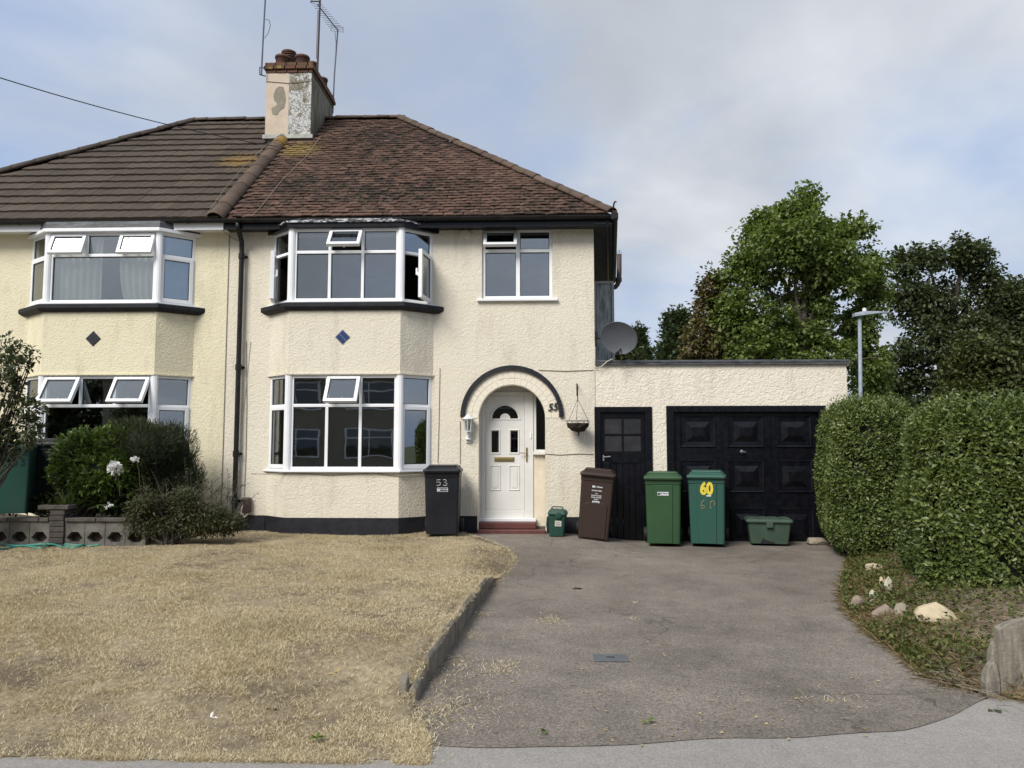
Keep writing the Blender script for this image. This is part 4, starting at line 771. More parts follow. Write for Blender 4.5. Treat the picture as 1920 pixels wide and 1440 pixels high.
# ================================================================== WHEELED BINS
def rrect(w_, y0, y1, z, r_=.035, k=3):
    x0, x1 = -w_/2, w_/2; pts = []
    for cx, cy, a0 in ((x1-r_, y0+r_, -90), (x1-r_, y1-r_, 0), (x0+r_, y1-r_, 90), (x0+r_, y0+r_, 180)):
        for i in range(k+1): t = R(a0+90*i/k); pts.append((cx+r_*math.cos(t), cy+r_*math.sin(t), z))
    return pts
def wheeled_bin(label, mat, loc, rotz=0, tilt=0, w_=.57, h_=1.07, style='plain', group='wheeled bins', lidmat=None):
    root = thing('wheeled_bin', label, 'bin', loc, group, (0, tilt, rotz)); wb, wt = w_*.855, w_*.945; hb = h_*.885; ORG.pop(root.name)
    ft, fb = -.32, -.265; bk = .25
    mb = MB(); mb.loft([rrect(wb, fb, bk-.06, .0), rrect(wb+.004, fb-.002, bk-.05, .03), rrect(wt*.985, ft+.01, bk, hb-.08), rrect(wt, ft, bk+.005, hb-.078), rrect(wt+.01, ft-.005, bk+.005, hb)]); body = mb.build('body', mat, root, smooth=False, bevel=.004, local=True)
    def fy(z): return fb+(ft+.01-fb)*(z/(hb-.08))
    if style == 'panel':      # arched raised panel low on the front
        z0, z1, pw = .02, hb*.58, wb*.5
        pts = [(-pw, z0), (pw, z0), (pw, z1-.06), (pw-.03, z1-.015), (pw-.08, z1), (-pw+.08, z1), (-pw+.03, z1-.015), (-pw, z1-.06)]; pts = [(x*.8, z) for x, z in pts]
        e = MB(); e.loft([[(x, fy(z)-.001, z) for x, z in pts], [(x*.95, fy(z)-.016, z0+(z-z0)*.985) for x, z in pts]]); e.build('front_panel', mat, body, local=True, bevel=.004)
    elif style == 'ribbed':
        e = MB(); z0, z1 = .0, hb-.085; a, c = wb*.27, wt*.27
        e.loft([[(-a, fy(z0)-.001, z0), (a, fy(z0)-.001, z0), (c, fy(z1)-.001, z1), (-c, fy(z1)-.001, z1)], [(-a+.006, fy(z0)-.014, z0+.004), (a-.006, fy(z0)-.014, z0+.004), (c-.006, fy(z1)-.014, z1-.006), (-c+.006, fy(z1)-.014, z1-.006)]]); e.build('front_panel', mat, body, local=True, bevel=.003)
    lm = lidmat or mat
    mb = MB(); mb.loft([rrect(w_, ft-.045, bk+.03, hb-.005, .04), rrect(w_+.008, ft-.05, bk+.03, hb+.02, .04), rrect(w_+.002, ft-.045, bk+.03, hb+.04, .04), rrect(w_-.05, ft-.01, bk+.02, hb+.05, .05), rrect(w_-.10, ft+.05, bk-.0, h_-.045, .06), rrect(w_-.14, ft+.10, bk-.04, h_-.03, .06)])
    lid = mb.build('lid', lm, root, bevel=.005, local=True)
    e = MB(); e.box(-w_*.38, w_*.38, ft+.06, bk-.02, h_-.052, h_-.018); e.build('lid_ridge', lm, lid, bevel=.012, local=True)
    e = MB(); e.tube([(-w_*.42, bk+.02, hb-.02), (-w_*.42, bk+.09, hb+.06), (-w_*.40, bk+.09, hb+.075), (w_*.40, bk+.09, hb+.075), (w_*.42, bk+.09, hb+.06), (w_*.42, bk+.02, hb-.02)], .015, 8); e.build('handle', mat, root, local=True)
    for sx in (-1, 1):
        e = MB(); e.lathe([(.03, -.028), (.085, -.028), (.10, -.018), (.10, .018), (.085, .028), (.03, .028)], 20, T(sx*(wb/2+.035), bk-.02, .101) @ Matrix.Rotation(R(90), 4, 'Y')); wh = e.build('wheel', 'tyre_rubber', root, local=True)
        e = MB(); e.box(sx*(w_*.36)-.022, sx*(w_*.36)+.022, bk+.0, bk+.075, hb+.015, hb+.075); e.build('hinge', lm, root, bevel=.01, local=True)
    e = MB(); e.tube([(-wb/2-.03, bk-.02, .1), (wb/2+.03, bk-.02, .1)], .012, 8); e.build('axle', 'grey_metal', root, local=True)
    return root, body, fy, hb, math.atan2(ft+.01-fb, hb-.08)
def decal(body, fy, lean, x, z, extra=.003): return T(x, fy(z)-extra, z) @ Matrix.Rotation(-lean, 4, 'X')
def plate(name, body, M, w_, h_, mat, d=.0015): e = MB(); e.box(-w_/2, w_/2, -d, 0, -h_/2, h_/2, M); return e.build(name, mat, body, local=True)
def stroke(name, body, fy, pts, r_, mat, lift=.003):
    e = MB()
    for run in pts: e.tube([(x, fy(z)-lift, z) for x, z in run], r_, 5)
    o = e.build(name, mat, body, local=True); return o
def council(body, M, s=1, box=True, mat='sticker_white', inkmat='sticker_dark'):
    if box:
        plate('label_sticker', body, M, .15*s, .048*s, mat); e = MB(); c = M @ T(-.055*s, -.0017, 0); e.prism([(-.016*s, -.016*s), (.016*s, -.016*s), (.018*s, .004*s), (0, .017*s), (-.018*s, .004*s)], 0, .0012, c @ Matrix.Rotation(R(90), 4, 'X')); e.build('crest', inkmat, body, local=True)
        text('lettering', 'St Albans', .030*s, inkmat, body, M @ T(.02*s, -.002, .004*s), bold=.0006)
    else:
        e = MB(); e.lathe([(.018*s, 0), (.018*s, .0012)], 12, M @ T(-.055*s, -.0005, 0) @ Matrix.Rotation(R(90), 4, 'X')); e.build('crest', mat, body, local=True); text('lettering', 'St Albans', .034*s, mat, body, M @ T(.02*s, -.001, 0), bold=.001)

# black bin, 53
b0 = P(827, 1002, 11.85)
root, body, fy, hb, ln = wheeled_bin('black wheeled bin chalked 53 standing between the lower bay and the porch', 'bin_black', (b0.x, b0.y+.27, b0.z), R(2), w_=.57)
s = .5
stroke('hand_painted_number', body, fy, [[(-.02+.0, .83), (-.075, .83), (-.08, .79), (-.05, .80), (-.022, .785), (-.025, .755), (-.05, .742), (-.08, .75)], [(.02, .83), (.055, .835), (.075, .815), (.04, .79), (.08, .775), (.078, .75), (.05, .742), (.02, .748)]], .005, 'chalk_white')
plate('label_border', body, decal(body, fy, ln, .01, .68, .002), .165, .062, 'sticker_white'); council(body, decal(body, fy, ln, .01, .68, .0038), 1, True, 'sticker_dark', 'sticker_white')
# brown bin, leaning with the slope of the drive
b0 = P(1115, 1011, 11.95)
root, body, fy, hb, ln = wheeled_bin('brown wheeled bin tilted to the right in front of the black side door', 'bin_brown', (b0.x, b0.y+.27, b0.z), R(-6), R(5.2), .54, 1.09, 'panel')
council(body, decal(body, fy, ln, .0, .80), 1.0, False)
for i, (tx, sz_) in enumerate((('GARDEN BIN', .026), ('NO', .022), ('PLASTIC BAGS', .024), ('FOOD WASTE', .024), ('ONLY', .024))): text('lettering', tx, sz_, 'sticker_white', body, decal(body, fy, ln, .0, .74-[0, .045, .075, .105, .135][i]), bold=.0008)
plate('label_sticker', body, decal(body, fy, ln, .0, .565), .11, .035, 'sticker_white'); text('lettering', 'Recycle', .024, 'bin_brown', body, decal(body, fy, ln, .0, .565, .0055))
# green bin
b0 = P(1250, 1019.5, 11.90)
root, body, fy, hb, ln = wheeled_bin('mid green wheeled bin with a small white label, left of the garage door', 'bin_green', (b0.x, b0.y+.27, b0.z), R(-9), w_=.575, h_=1.1, style='ribbed')
council(body, decal(body, fy, ln, -.0, .755, .0155), 1.12)
# teal bin, 60
b0 = P(1335, 1020, 11.88)
root, body, fy, hb, ln = wheeled_bin('blue-green wheeled bin marked with yellow 60 in front of the garage door', 'bin_teal', (b0.x, b0.y+.27, b0.z), R(-13.5), w_=.585, h_=1.12, style='ribbed')
text('number_sticker', '60', .25, 'yellow_paint', body, decal(body, fy, ln, .0, .825, .0165), bold=.012, space=.95, xs=.78)
plate('label_remnant', body, decal(body, fy, ln, .03, .725, .0155), .07, .02, 'sticker_white')
stroke('hand_painted_number', body, fy, [[(-.035, .66), (-.075, .62), (-.085, .56), (-.06, .525), (-.035, .545), (-.04, .58), (-.075, .57)], [(.09, .655), (.06, .63), (.05, .57), (.065, .53)], [(.09, .655), (.115, .62), (.115, .58)]], .008, 'ochre_paint', .0165)
# two bins behind the garden wall on the left
b0 = P(-4, 960, 11.15)
root, body, fy, hb, ln = wheeled_bin('blue-green wheeled bin marked 53 at the left edge behind the block wall', 'bin_teal', (b0.x, 11.45, b0.z-.03), R(22), w_=.585, h_=1.08)
stroke('hand_painted_number', body, fy, [[(.10, .80), (.06, .80), (.06, .765), (.09, .77), (.10, .74), (.08, .715), (.055, .725)], [(.15, .81), (.19, .80), (.165, .77), (.20, .745), (.18, .715), (.15, .72)]], .006, 'black_ink')
b0 = P(75, 950, 11.5)
wheeled_bin('dark grey wheeled bin beside the left 53 bin, behind the block wall', 'bin_grey', (b0.x-.08, 11.95, b0.z-.03), R(4), w_=.56, h_=1.08)
# food caddy
c0 = P(1045, 1006, 12.1); cad = thing('food_caddy', 'small dark green food waste caddy with handle beside the doorstep', 'caddy', (c0.x, c0.y+.15, c0.z), None, (0, R(2.5), R(-6)))
ORG.pop(cad.name); mb = MB(); mb.loft([rrect(.235, -.13, .13, 0, .04), rrect(.27, -.15, .15, .30, .04), rrect(.275, -.152, .152, .345, .04)]); cb = mb.build('body', 'caddy_green', cad, bevel=.005)
mb = MB(); mb.loft([rrect(.30, -.17, .165, .33, .045), rrect(.305, -.172, .168, .352, .045), rrect(.26, -.14, .14, .40, .05), rrect(.20, -.1, .12, .41, .04)]); lid = mb.build('lid', 'caddy_green', cad, bevel=.005)
mb = MB(); mb.tube([(-.10, .02, .405), (-.10, .02, .435), (-.08, .02, .445), (.05, .02, .445), (.07, .02, .43), (.07, .02, .405)], .011, 6); mb.build('lid_grip', 'caddy_green', lid)
mb = MB(); mb.tube([(-.145, 0, .31), (-.165, -.05, .26), (-.165, -.10, .17), (-.155, -.12, .12)], .009, 6); mb.build('carry_handle', 'caddy_green', cad)
mb = MB(); mb.lathe([(.05, 0), (.05, .012), (.03, .016)], 14, T(.02, -.172, .33) @ Matrix.Rotation(R(90), 4, 'X')); mb.build('catch', 'caddy_green', lid)
plate('label_sticker', cb, T(.02, -.150, .20), .10, .085, 'pale_cable'); text('lettering', 'Food', .032, 'caddy_green', cb, T(.02, -.1525, .215)); text('lettering', 'waste', .032, 'caddy_green', cb, T(.02, -.1525, .185))
# recycling box
c0 = P(1448, 1020, 12.05); bxr = thing('recycling_box', 'low green plastic recycling box with a lid and torn front below the garage door', 'box', (c0.x, c0.y+.2, c0.z), None, (0, 0, R(-10))); ORG.pop(bxr.name)
mb = MB(); mb.loft([rrect(.55, -.19, .19, 0, .03), rrect(.64, -.23, .23, .32, .035), rrect(.645, -.232, .232, .33, .035)]); rb = mb.build('body', 'box_green', bxr, bevel=.004)
mb = MB(); mb.loft([rrect(.69, -.262, .262, .325, .04), rrect(.70, -.265, .265, .35, .04), rrect(.66, -.24, .24, .375, .04)]); lid = mb.build('lid', 'box_green', bxr, bevel=.004)
for sx in (-.25, -.08, .08, .25): mb = MB(); mb.box(sx-.06, sx+.06, -.20, .2, .3755, .385); mb.build('lid_rib', 'box_green', lid, bevel=.004)
mb = MB(); mb.box(-.05, .05, -.268, -.245, .25, .335); mb.build('clip', 'box_green', lid, bevel=.006)
mb = MB(); 
for pts in ([(-.14, .0), (-.10, .085), (-.05, .055), (.07, .02), (.06, .0)],): mb.loft([[(x, -.1915-.125*z, z+.001) for x, z in pts], [(x, -.196-.125*z, z+.001) for x, z in pts]])
mb.build('split', 'bin_grey', rb)

# ================================================================== WALL-HUNG THINGS
c = P(879, 800, YW); lan = thing('porch_lantern', 'white wall lantern with clear glass beside the arched porch', 'lantern', (c.x, YW, c.z)); ORG.pop(lan.name)
mb = MB(); mb.box(-.045, .045, -.025, 0, -.27, -.07); mb.lathe([(.045, -.02), (.055, .0), (.03, .03)], 12, T(0, -.04, -.2)); mb.build('bracket', 'white_paint', lan, bevel=.012)
mb = MB(); mb.lathe([(.105, .12), (.10, .13), (.05, .165), (.03, .19), (.012, .195), (.012, .22), (.0, .225)], 8, T(0, -.11, 0), cap=False); mb.build('cap', 'white_paint', lan)
mb = MB()
for k in range(8): t = R(45*k); mb.tube([(.085*math.cos(t), -.11+.085*math.sin(t), .12), (.055*math.cos(t), -.11+.055*math.sin(t), -.08)], .006, 4)
mb.lathe([(.055, -.09), (.06, -.08), (.03, -.06)], 8, T(0, -.11, 0)); mb.tube([(0, -.11, -.09), (0, -.10, -.16), (0, -.03, -.17)], .014, 6); mb.build('cage', 'white_paint', lan)
mb = MB(); mb.lathe([(.078, .115), (.05, -.07)], 8, T(0, -.11, 0), cap=False); mb.build('glass', 'glass', lan)
mb = MB(); mb.lathe([(.0, -.05), (.02, -.04), (.03, .02), (.0, .06)], 10, T(0, -.11, 0), cap=False); mb.build('bulb', 'bulb_glass', lan, smooth=True)
# hanging basket
c = P(1083.5, 795, YW-.22); hbk = thing('hanging_basket', 'empty wire hanging basket with old dark liner right of the porch', 'basket', (c.x, YW-.22, c.z)); ORG.pop(hbk.name)
top = P(1084, 719, YW).z-c.z; hk = P(1085, 748, YW-.22).z-c.z
mb = MB(); mb.tube([(0, .215, top-.2), (0, .215, top)], .010, 5); mb.tube([(0, .215, top-.02), (0, .0, top-.05), (0, -.01, hk)], .008, 5); mb.build('bracket', 'gutter_black', hbk)
mb = MB()
for k in range(3): t = R(120*k+20); mb.tube([(0, 0, hk), (.185*math.cos(t), .185*math.sin(t), .05)], .004, 4)
mb.build('chains', 'rusty_pole', hbk)
mb = MB()
for r_, z in ((.19, .05), (.18, .01), (.16, -.04), (.11, -.09)): mb.tube([(r_*math.cos(R(20*k)), r_*math.sin(R(20*k)), z) for k in range(19)], .004, 4)
for k in range(12): t = R(30*k); mb.tube([(r_*math.cos(t), r_*math.sin(t), z) for r_, z in ((.19, .05), (.18, .01), (.16, -.04), (.11, -.09), (.0, -.115))], .003, 4)
mb.build('wire_frame', 'rusty_pole', hbk)
mb = MB(); mb.lathe([(.0, -.125), (.10, -.105), (.165, -.05), (.185, -.005), (.17, .01), (.10, -.02), (0, -.025)], 18, cap=False); me = mb.build('liner', 'coir', hbk)
for v in me.data.vertices: v.co += Vector((lrand(.012), lrand(.012), lrand(.014)))
mb = MB(); mb.tube([(.01, 0, -.11), (.015, 0, -.17), (.0, 0, -.20)], [.014, .01, .004], 5); mb.build('loose_fibre', 'coir', hbk)
# satellite dish
c = P(1161, 633, YW-.15); dish = thing('satellite_dish', 'grey round satellite dish fixed to the corner above the garage', 'dish', (c.x, YW-.15, c.z)); ORG.pop(dish.name)
Md = Matrix.Rotation(R(-14), 4, 'Z') @ Matrix.Rotation(R(90+16), 4, 'X') @ Matrix.Rotation(R(-20), 4, 'Z'); rx, ry = .305, .265
mb = MB(); lo = []
for rr_, z in ((.0001, 0), (.25, .003), (.5, .014), (.75, .032), (.97, .056), (1, .060), (1.0, .050), (.95, .045), (.5, .002), (.0001, -.012)): lo.append([(rx*rr_*math.cos(R(12*k)), ry*rr_*math.sin(R(12*k)), z) for k in range(30)])
mb.loft(lo, Md, cap=False); mb.build('reflector', 'dish_grey', dish, smooth=True)
mb = MB(); mb.tube([(.0, -.22, .30), (.02, -.18, .01)][::-1]+[], .012, 6, Matrix.Rotation(R(-14), 4, 'Z') @ Matrix.Rotation(R(106), 4, 'X')); mb.build('feed_arm', 'gutter_black', dish)
mb = MB(); mb.lathe([(.0, -.03), (.025, -.028), (.025, .05), (.033, .055), (.033, .08), (0, .082)], 12, Matrix.Rotation(R(-14), 4, 'Z') @ Matrix.Rotation(R(106), 4, 'X') @ T(-.015, -.19, .22) @ Matrix.Rotation(R(150), 4, 'X')); mb.build('receiver', 'gutter_black', dish)
mb = MB(); kx = XC-c.x; mb.tube([(0, .03, 0), (-.02, .12, 0), (kx+.02, .16, .02)], .018, 8); mb.box(kx+.002, kx+.03, .1, .26, -.12, .12); mb.build('bracket', 'gutter_black', dish)
mb = MB(); q = P(1116, 690, YW-.02); w_ = [P(1148, 673, YW-.06), P(1138, 678, YW-.07), P(1128, 687, YW-.06), P(1117, 690, YW-.02), P(1115.5, 676, YW-.02), P(1115.5, 640, YW-.02)]; mb.tube(w_, .008, 6); tag(mb.build('dish_cable', 'pale_cable'), 'pale loose cable looping over the garage roof edge at the house corner', 'cable')
# ================================================================== AERIALS AND WIRES
mb = MB(); a = P(490, 140, 15.1); b_ = P(499, -30, 15.1); ae = thing('aerial_mast', 'thin bare aerial mast clamped to the left of the chimney', 'aerial', tuple(a), 'chimney aerials'); mb.tube([a, P(494, 60, 15.1), b_], .017, 6); mb.build('pole', 'grey_metal', ae)
mb = MB(); q = Vector((cx0, 15.3, 0)); 
for py in (126, 140): z = P(490, py, 15.1).z; mb.tube([(a.x-.03, 15.1, z), (cx0+.0, 15.17, z)], .012, 5)
mb.tube([P(487, 126, 15.1), P(487, 140, 15.1)], .012, 5); mb.build('clamp', 'grey_metal', ae)
mb = MB(); mb.tube([P(498, 36, 15.1), P(505, 38, 15.1), P(507, 48, 15.1), P(503, 62, 15.1), P(496, 72, 15.1)], .006, 4); mb.build('cable', 'cable', ae)
def yagi(root, A, B, n_, l0, l1, mat, refl=True):
    A, B = Vector(A), Vector(B); mb = MB(); mb.tube([A, B], .012, 5); d = (B-A); ax = Vector((1, .25, 0)).normalized()
    mb.build('boom', mat, root); mb = MB()
    for k in range(n_): c = A+d*(k/(n_-1)*.92); h_ = l0+(l1-l0)*k/(n_-1); mb.tube([c-ax*h_, c+ax*h_], .005, 4)
    mb.build('elements', mat, root)
    if refl:
        mb = MB(); c = B
        for dz in (-.05, 0, .07): mb.tube([c-ax*.15+Vector((0, 0, dz)), c+ax*.15+Vector((0, 0, dz))], .006, 4)
        for dx in (-.14, 0, .14): mb.tube([c+ax*dx+Vector((0, 0, -.05)), c+ax*dx+Vector((0, 0, .07))], .006, 4)
        mb.build('reflector', 'flashing', root)
a = P(596, 126, 15.9); ae = thing('aerial_mast', 'tall rusty aerial mast on the right of the chimney, top out of frame', 'aerial', tuple(a), 'chimney aerials'); mb = MB(); mb.tube([P(595, 140, 15.9), P(600, 0, 15.9), P(601, -40, 15.9)], .022, 6); mb.build('pole', 'rusty_pole', ae)
mb = MB(); A, B = P(583, 2, 15.9), P(600, 4, 15.9); mb.box(A.x, B.x+.02, 15.85, 15.88, A.z-.04, A.z-.02); mb.box(A.x, B.x, 15.85, 15.88, A.z+.05, A.z+.07); mb.tube([A+Vector((0, 0, -.04)), A+Vector((.05, 0, .1))], .01, 4); mb.build('folded_dipole', 'rusty_pole', ae)
mb = MB(); mb.tube([P(593, 110, 15.88), P(594.5, 60, 15.88), P(596, 20, 15.88)], .006, 4); mb.build('cable', 'cable', ae)
a = P(624, 210, 16.9); ae = thing('television_aerial', 'television aerial with stepped rods on the thin mast behind the chimney', 'aerial', tuple(a), 'chimney aerials'); mb = MB(); mb.tube([P(624, 212, 16.9), P(627, 140, 16.9), P(633.5, 55, 16.9)], .017, 6); mb.build('pole', 'grey_metal', ae)
yagi(ae, P(595, 8, 16.2), P(632, 55, 16.9), 11, .12, .17, 'rusty_pole')
mb = MB(); mb.tube([P(628, 58, 16.95), P(630, 80, 16.95), P(629, 110, 16.95)], .006, 4); mb.build('cable', 'cable', ae)
def wire(name, label, pts, r_, mat): mb = MB(); mb.tube(pts, r_, 5); tag(mb.build(name, mat), label, 'wire')
A, B = P(-60, 127, 9.0), Vector((cx0+.05, 15.0, 7.75)); B = P(520, 275, 14.3); ctrl = []
for k in range(17): t = k/16; v = A.lerp(B, t); v.z -= .10*4*t*(1-t); ctrl.append(v)
wire('telephone_wire', 'telephone wire sloping from the top left down to the roof', ctrl, .008, 'cable')
wire('roof_cable', 'pale aerial cable lying down the clay roof slope', [roofp(X(596, 15.0, 250), 3.9, .07), roofp(X(570, 14.2, 290), 2.75, .06), roofp(X(530, 13.4, 340), 1.55, .06), roofp(X(492, 12.5, 390), .35, .06), roofp(X(478, 12.3, 402), -.05, .05)], .005, 'stain_cable')
wire('roof_cable', 'pale cable running beside the party ridge on the concrete tile roof', [roofp(PX-.25+.0, 3.5, .05), roofp(PX-.30, 2.2, .07), roofp(PX-.28, 1.0, .08), roofp(PX-.22, -.05, .06), Vector((PX+.05, YW-.02, 4.95)), Vector((PX+.17, YW-.012, 4.9))], .005, 'stain_cable')

# ================================================================== CURTAINS
def curtain(label, A, B, z0, z1, mat, waves=6, amp=.03, sweep=0):
    mb = MB(); A = Vector((*A, 0)); B = Vector((*B, 0)); d = B-A; nn = Vector((d.y, -d.x, 0)).normalized(); n_ = 60; rows_ = 8; vs = []
    for j in range(rows_+1):
        v_ = j/rows_
        for i in range(n_+1):
            t = i/n_; q = A+d*(t*(1-sweep*(.55-v_)**2*(1 if v_ < .55 else .4))); q = q+nn*(amp*math.sin(t*waves*2*math.pi+.6*math.sin(v_*3))); vs.append((q.x, q.y, z0+(z1-z0)*v_))
    mb.add(vs, [(j*(n_+1)+i, j*(n_+1)+i+1, (j+1)*(n_+1)+i+1, (j+1)*(n_+1)+i) for j in range(rows_) for i in range(n_)]); tag(mb.build('curtain', mat, smooth=True), label, 'curtain', 'curtains')
yc_ = YB+.14; n0, n3 = nb[1]+.05, nb[2]-.05; nw = n3-n0
curtain('white net curtain on the left of the yellow house upper window', (n0, yc_), (n0+nw*.46, yc_), Z_US, Z_UH-.05, 'net_curtain', 7, .025)
curtain('white net curtain on the right of the yellow house upper window', (n3, yc_), (n3-nw*.38, yc_), Z_US, Z_UH-.05, 'net_curtain', 6, .025, .6)
curtain('plain pale blind behind the right pane of the yellow house upper window', (nb[2]+.04, YB+.14), (nb[3]-.08, YW+.02), Z_US, Z_UH-.05, 'net_curtain', 3, .008)
curtain('beige curtain behind the left pane of the yellow house upper window', (nb[0]+.08, YW+.02), (nb[1]-.0, YB+.16), Z_US, Z_UH-.05, 'beige_curtain', 4, .02)
curtain('brown striped curtain in the left side pane of the lower bay', (bw[0]+.10, YW+.02), (bw[1]+.02, YB+.15), Z_LS, Z_LH-.03, 'striped_curtain', 5, .03)

# ================================================================== GARDEN WALL ON THE LEFT
YGW = 10.7; wz0 = .045; wl = thing('garden_wall', 'low grey screen-block wall with hexagonal holes under the left shrubs', 'wall', (-7, YGW, wz0))
BS = .29; zt = wz0+.40
def hexblock(x0, z0, s_):
    hole = [(x0+s_*.10, z0+s_*.52), (x0+s_*.33, z0+s_*.30), (x0+s_*.67, z0+s_*.30), (x0+s_*.90, z0+s_*.52), (x0+s_*.67, z0+s_*.80), (x0+s_*.33, z0+s_*.80)]
    return slab(rect(x0+.004, x0+s_-.004, z0, z0+.375), [hole], YGW, YGW+.09)
pier = (X(93, YGW, 1000), X(121, YGW, 1000)); x = pier[0]-BS
while x > -8.6: hexblock(x, wz0-.03, BS).build('block', 'block_concrete', wl, bevel=.004); x -= BS
x = pier[1]
while x < X(262, YGW, 1000): hexblock(x, wz0-.03, BS).build('block', 'block_concrete', wl, bevel=.004); x += BS
z = wz0-.03; k = 0
while z < Z(958, YGW, 110)-.05:
    mb = MB(); j = lrand(.006); mb.box(pier[0]-.0+.003+j, pier[1]-.003+j, YGW-.03, YGW+.14, z, z+.07); mb.build('brick', 'dark_brick', wl, bevel=.006); z += .078; k += 1
mb = MB(); mb.box(pier[0]-.16, pier[1]+.06, YGW-.05, YGW+.17, z, z+.06); mb.build('pier_cap', 'coping_dark', wl, bevel=.01)
for x0, x1 in ((-8.8, pier[0]-.01), (pier[1]+.01, X(270, YGW, 1000))):
    x = x0
    while x < x1-.05:
        e = min(.44, x1-x); mb = MB(); mb.box(x+.003, x+e-.003, YGW-.03, YGW+.12, wz0+.346, wz0+.346+.05); mb.build('coping_stone', 'coping_dark', wl, bevel=.008); x += .445
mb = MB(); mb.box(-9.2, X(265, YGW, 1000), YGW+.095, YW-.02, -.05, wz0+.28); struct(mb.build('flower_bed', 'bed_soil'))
hp = [(-40, 1040), (0, 1030), (30, 1024), (60, 1026), (82, 1026), (88, 1018), (80, 1010), (68, 1010), (80, 1016), (100, 1022), (130, 1026), (155, 1024), (162, 1016), (170, 1012), (200, 1014), (230, 1012), (248, 1008)]
hv = [G(a, b_, .07) for a, b_ in hp]; hs_ = []
for i in range(len(hv)-1):
    p0, p1, p2, p3 = hv[max(i-1, 0)], hv[i], hv[i+1], hv[min(i+2, len(hv)-1)]
    for k in range(5): t = k/5; hs_.append(.5*((2*p1)+(p2-p0)*t+(2*p0-5*p1+4*p2-p3)*t*t+(3*p1-p0-3*p2+p3)*t**3))
hs_ = [Vector((v.x, min(v.y, YGW-.05), v.z+.012*math.sin(i*.6))) for i, v in enumerate(hs_)]
mb = MB(); mb.tube(hs_, .014, 8); tag(mb.build('garden_hose', 'hose', smooth=True), 'blue-green garden hose snaking along the foot of the block wall', 'hose')

# ================================================================== KERB AND EDGING
kb = thing('lawn_edging', 'line of worn concrete edging stones between the dry lawn and the driveway', 'edging', (-.7, 6.8, -.12))
y = 4.84
while y < 8.75:
    ln_ = random.uniform(.42, .62); y2 = min(y+ln_, 8.78); xa, xb = interp(y, EDGE), interp(y2, EDGE); h_ = (zlawn(xa-.15, (y+y2)/2)+.005)+lrand(.015); th = .042
    if y > 7.9: h_ -= .03*(y-7.9)
    mb = MB(); j = lrand(.012); vs = []
    for xx, yy in ((xa-.01+j, y+.005), (xb-.01+lrand(.01), y2-.005)): vs.append([(xx, yy, -.2), (xx+th, yy, -.2), (xx+th+.004, yy, h_-.015+lrand(.008)), (xx+th*.5, yy, h_+.012+lrand(.008)), (xx, yy, h_+lrand(.008))])
    mb.loft(vs); mb.build('edging_stone', 'edging_stone', kb, bevel=.008); y = y2
mb = MB(); c = G(757, 1308, -.1); mb.loft([[(c.x-.04, c.y-.04, -.14), (c.x+.03, c.y-.05, -.14), (c.x+.04, c.y+.05, -.14), (c.x-.03, c.y+.05, -.14)], [(c.x-.025, c.y-.02, .02), (c.x+.02, c.y-.03, .0), (c.x+.03, c.y+.04, .03), (c.x-.02, c.y+.04, .045)]]); mb.build('edging_stone', 'edging_stone', kb, bevel=.012)
# slabs of broken edging on the right
for (pxs, dz, hgt, lab, yy) in (((1877, 1960), .0, 0, 'tall grey weathered edging slab at the right edge of the picture', 5.1), ((1850, 1880), .0, 0, 'short broken edging stake leaning at the end of the bank', 5.06), ((1862, 1884), 0, 0, 'middle grey edging stake between the tall slab and the short one', 5.12)):
    a, b_ = pxs; x0, x1 = X(a, yy, 1250), X(b_, yy, 1250); t0 = {1877: 1168, 1850: 1252, 1862: 1215}[a]; z1 = Z(t0, yy, a)
    mb = MB(); mb.loft([[(x0, yy, -.2), (x1, yy+.03, -.2), (x1, yy+.10, -.2), (x0, yy+.08, -.2)], [(x0-.005, yy+.005, z1*.4-.06), (x1, yy+.03, z1*.4-.05), (x1, yy+.10, z1*.4-.05), (x0-.004, yy+.08, z1*.4-.06)], [(x0+.01, yy+.02, z1-.05), (x1-.005, yy+.04, z1-.01), (x1-.01, yy+.11, z1), (x0+.015, yy+.09, z1-.04)], [(x0+(x1-x0)*.35, yy+.03, z1), (x1-.02, yy+.05, z1+.03), (x1-.02, yy+.10, z1+.03), (x0+(x1-x0)*.4, yy+.08, z1+.005)]])
    tag(mb.build('edging_slab', 'weathered_timber', bevel=.008), lab, 'edging', 'broken edging pieces')
# ================================================================== ROCKS
def rock(label, px, py, w_px, h_px, mat, seed, flat=1, up=.45):
    q = G(px, py+h_px/2, zbank(*G(px, py+h_px/2, .05).xy)); sc_ = q.y/FPX; rr_ = random.Random(seed); bm = bmesh.new(); bmesh.ops.create_icosphere(bm, subdivisions=2, radius=1)
    cuts = [Vector((rr_.uniform(-1, 1), rr_.uniform(-1, 1), rr_.uniform(-.6, 1))).normalized() for _ in range(9)]
    for v in bm.verts:
        for c_ in cuts:
            d = v.co.dot(c_)-.68
            if d > 0: v.co -= c_*d
        v.co *= 1+rr_.uniform(-.03, .03); v.co = Vector((v.co.x*w_px*sc_/1.55, v.co.y*w_px*sc_*.42*flat, v.co.z*h_px*sc_/1.5))
    me = bpy.data.meshes.new('rock'); bm.to_mesh(me); bm.free(); o = link('rock', me, mat, None, .006); o.location = (q.x, q.y+w_px*sc_*.3, q.z+h_px*sc_*up); o.rotation_euler = (0, rr_.uniform(-.15, .15), rr_.uniform(-.4, .4)); tag(o, label, 'rock', 'rocks on the bank')
rock('broad flat cream rock alone on the bank', 1764, 1156, 76, 36, 'pale_stone', 3)
rock('pinkish brown rock, left of the touching pair on the bank', 1664, 1155, 38, 34, 'brown_stone', 5)
rock('tall grey rock, right of the touching pair on the bank', 1695, 1158, 32, 44, 'grey_stone', 8)
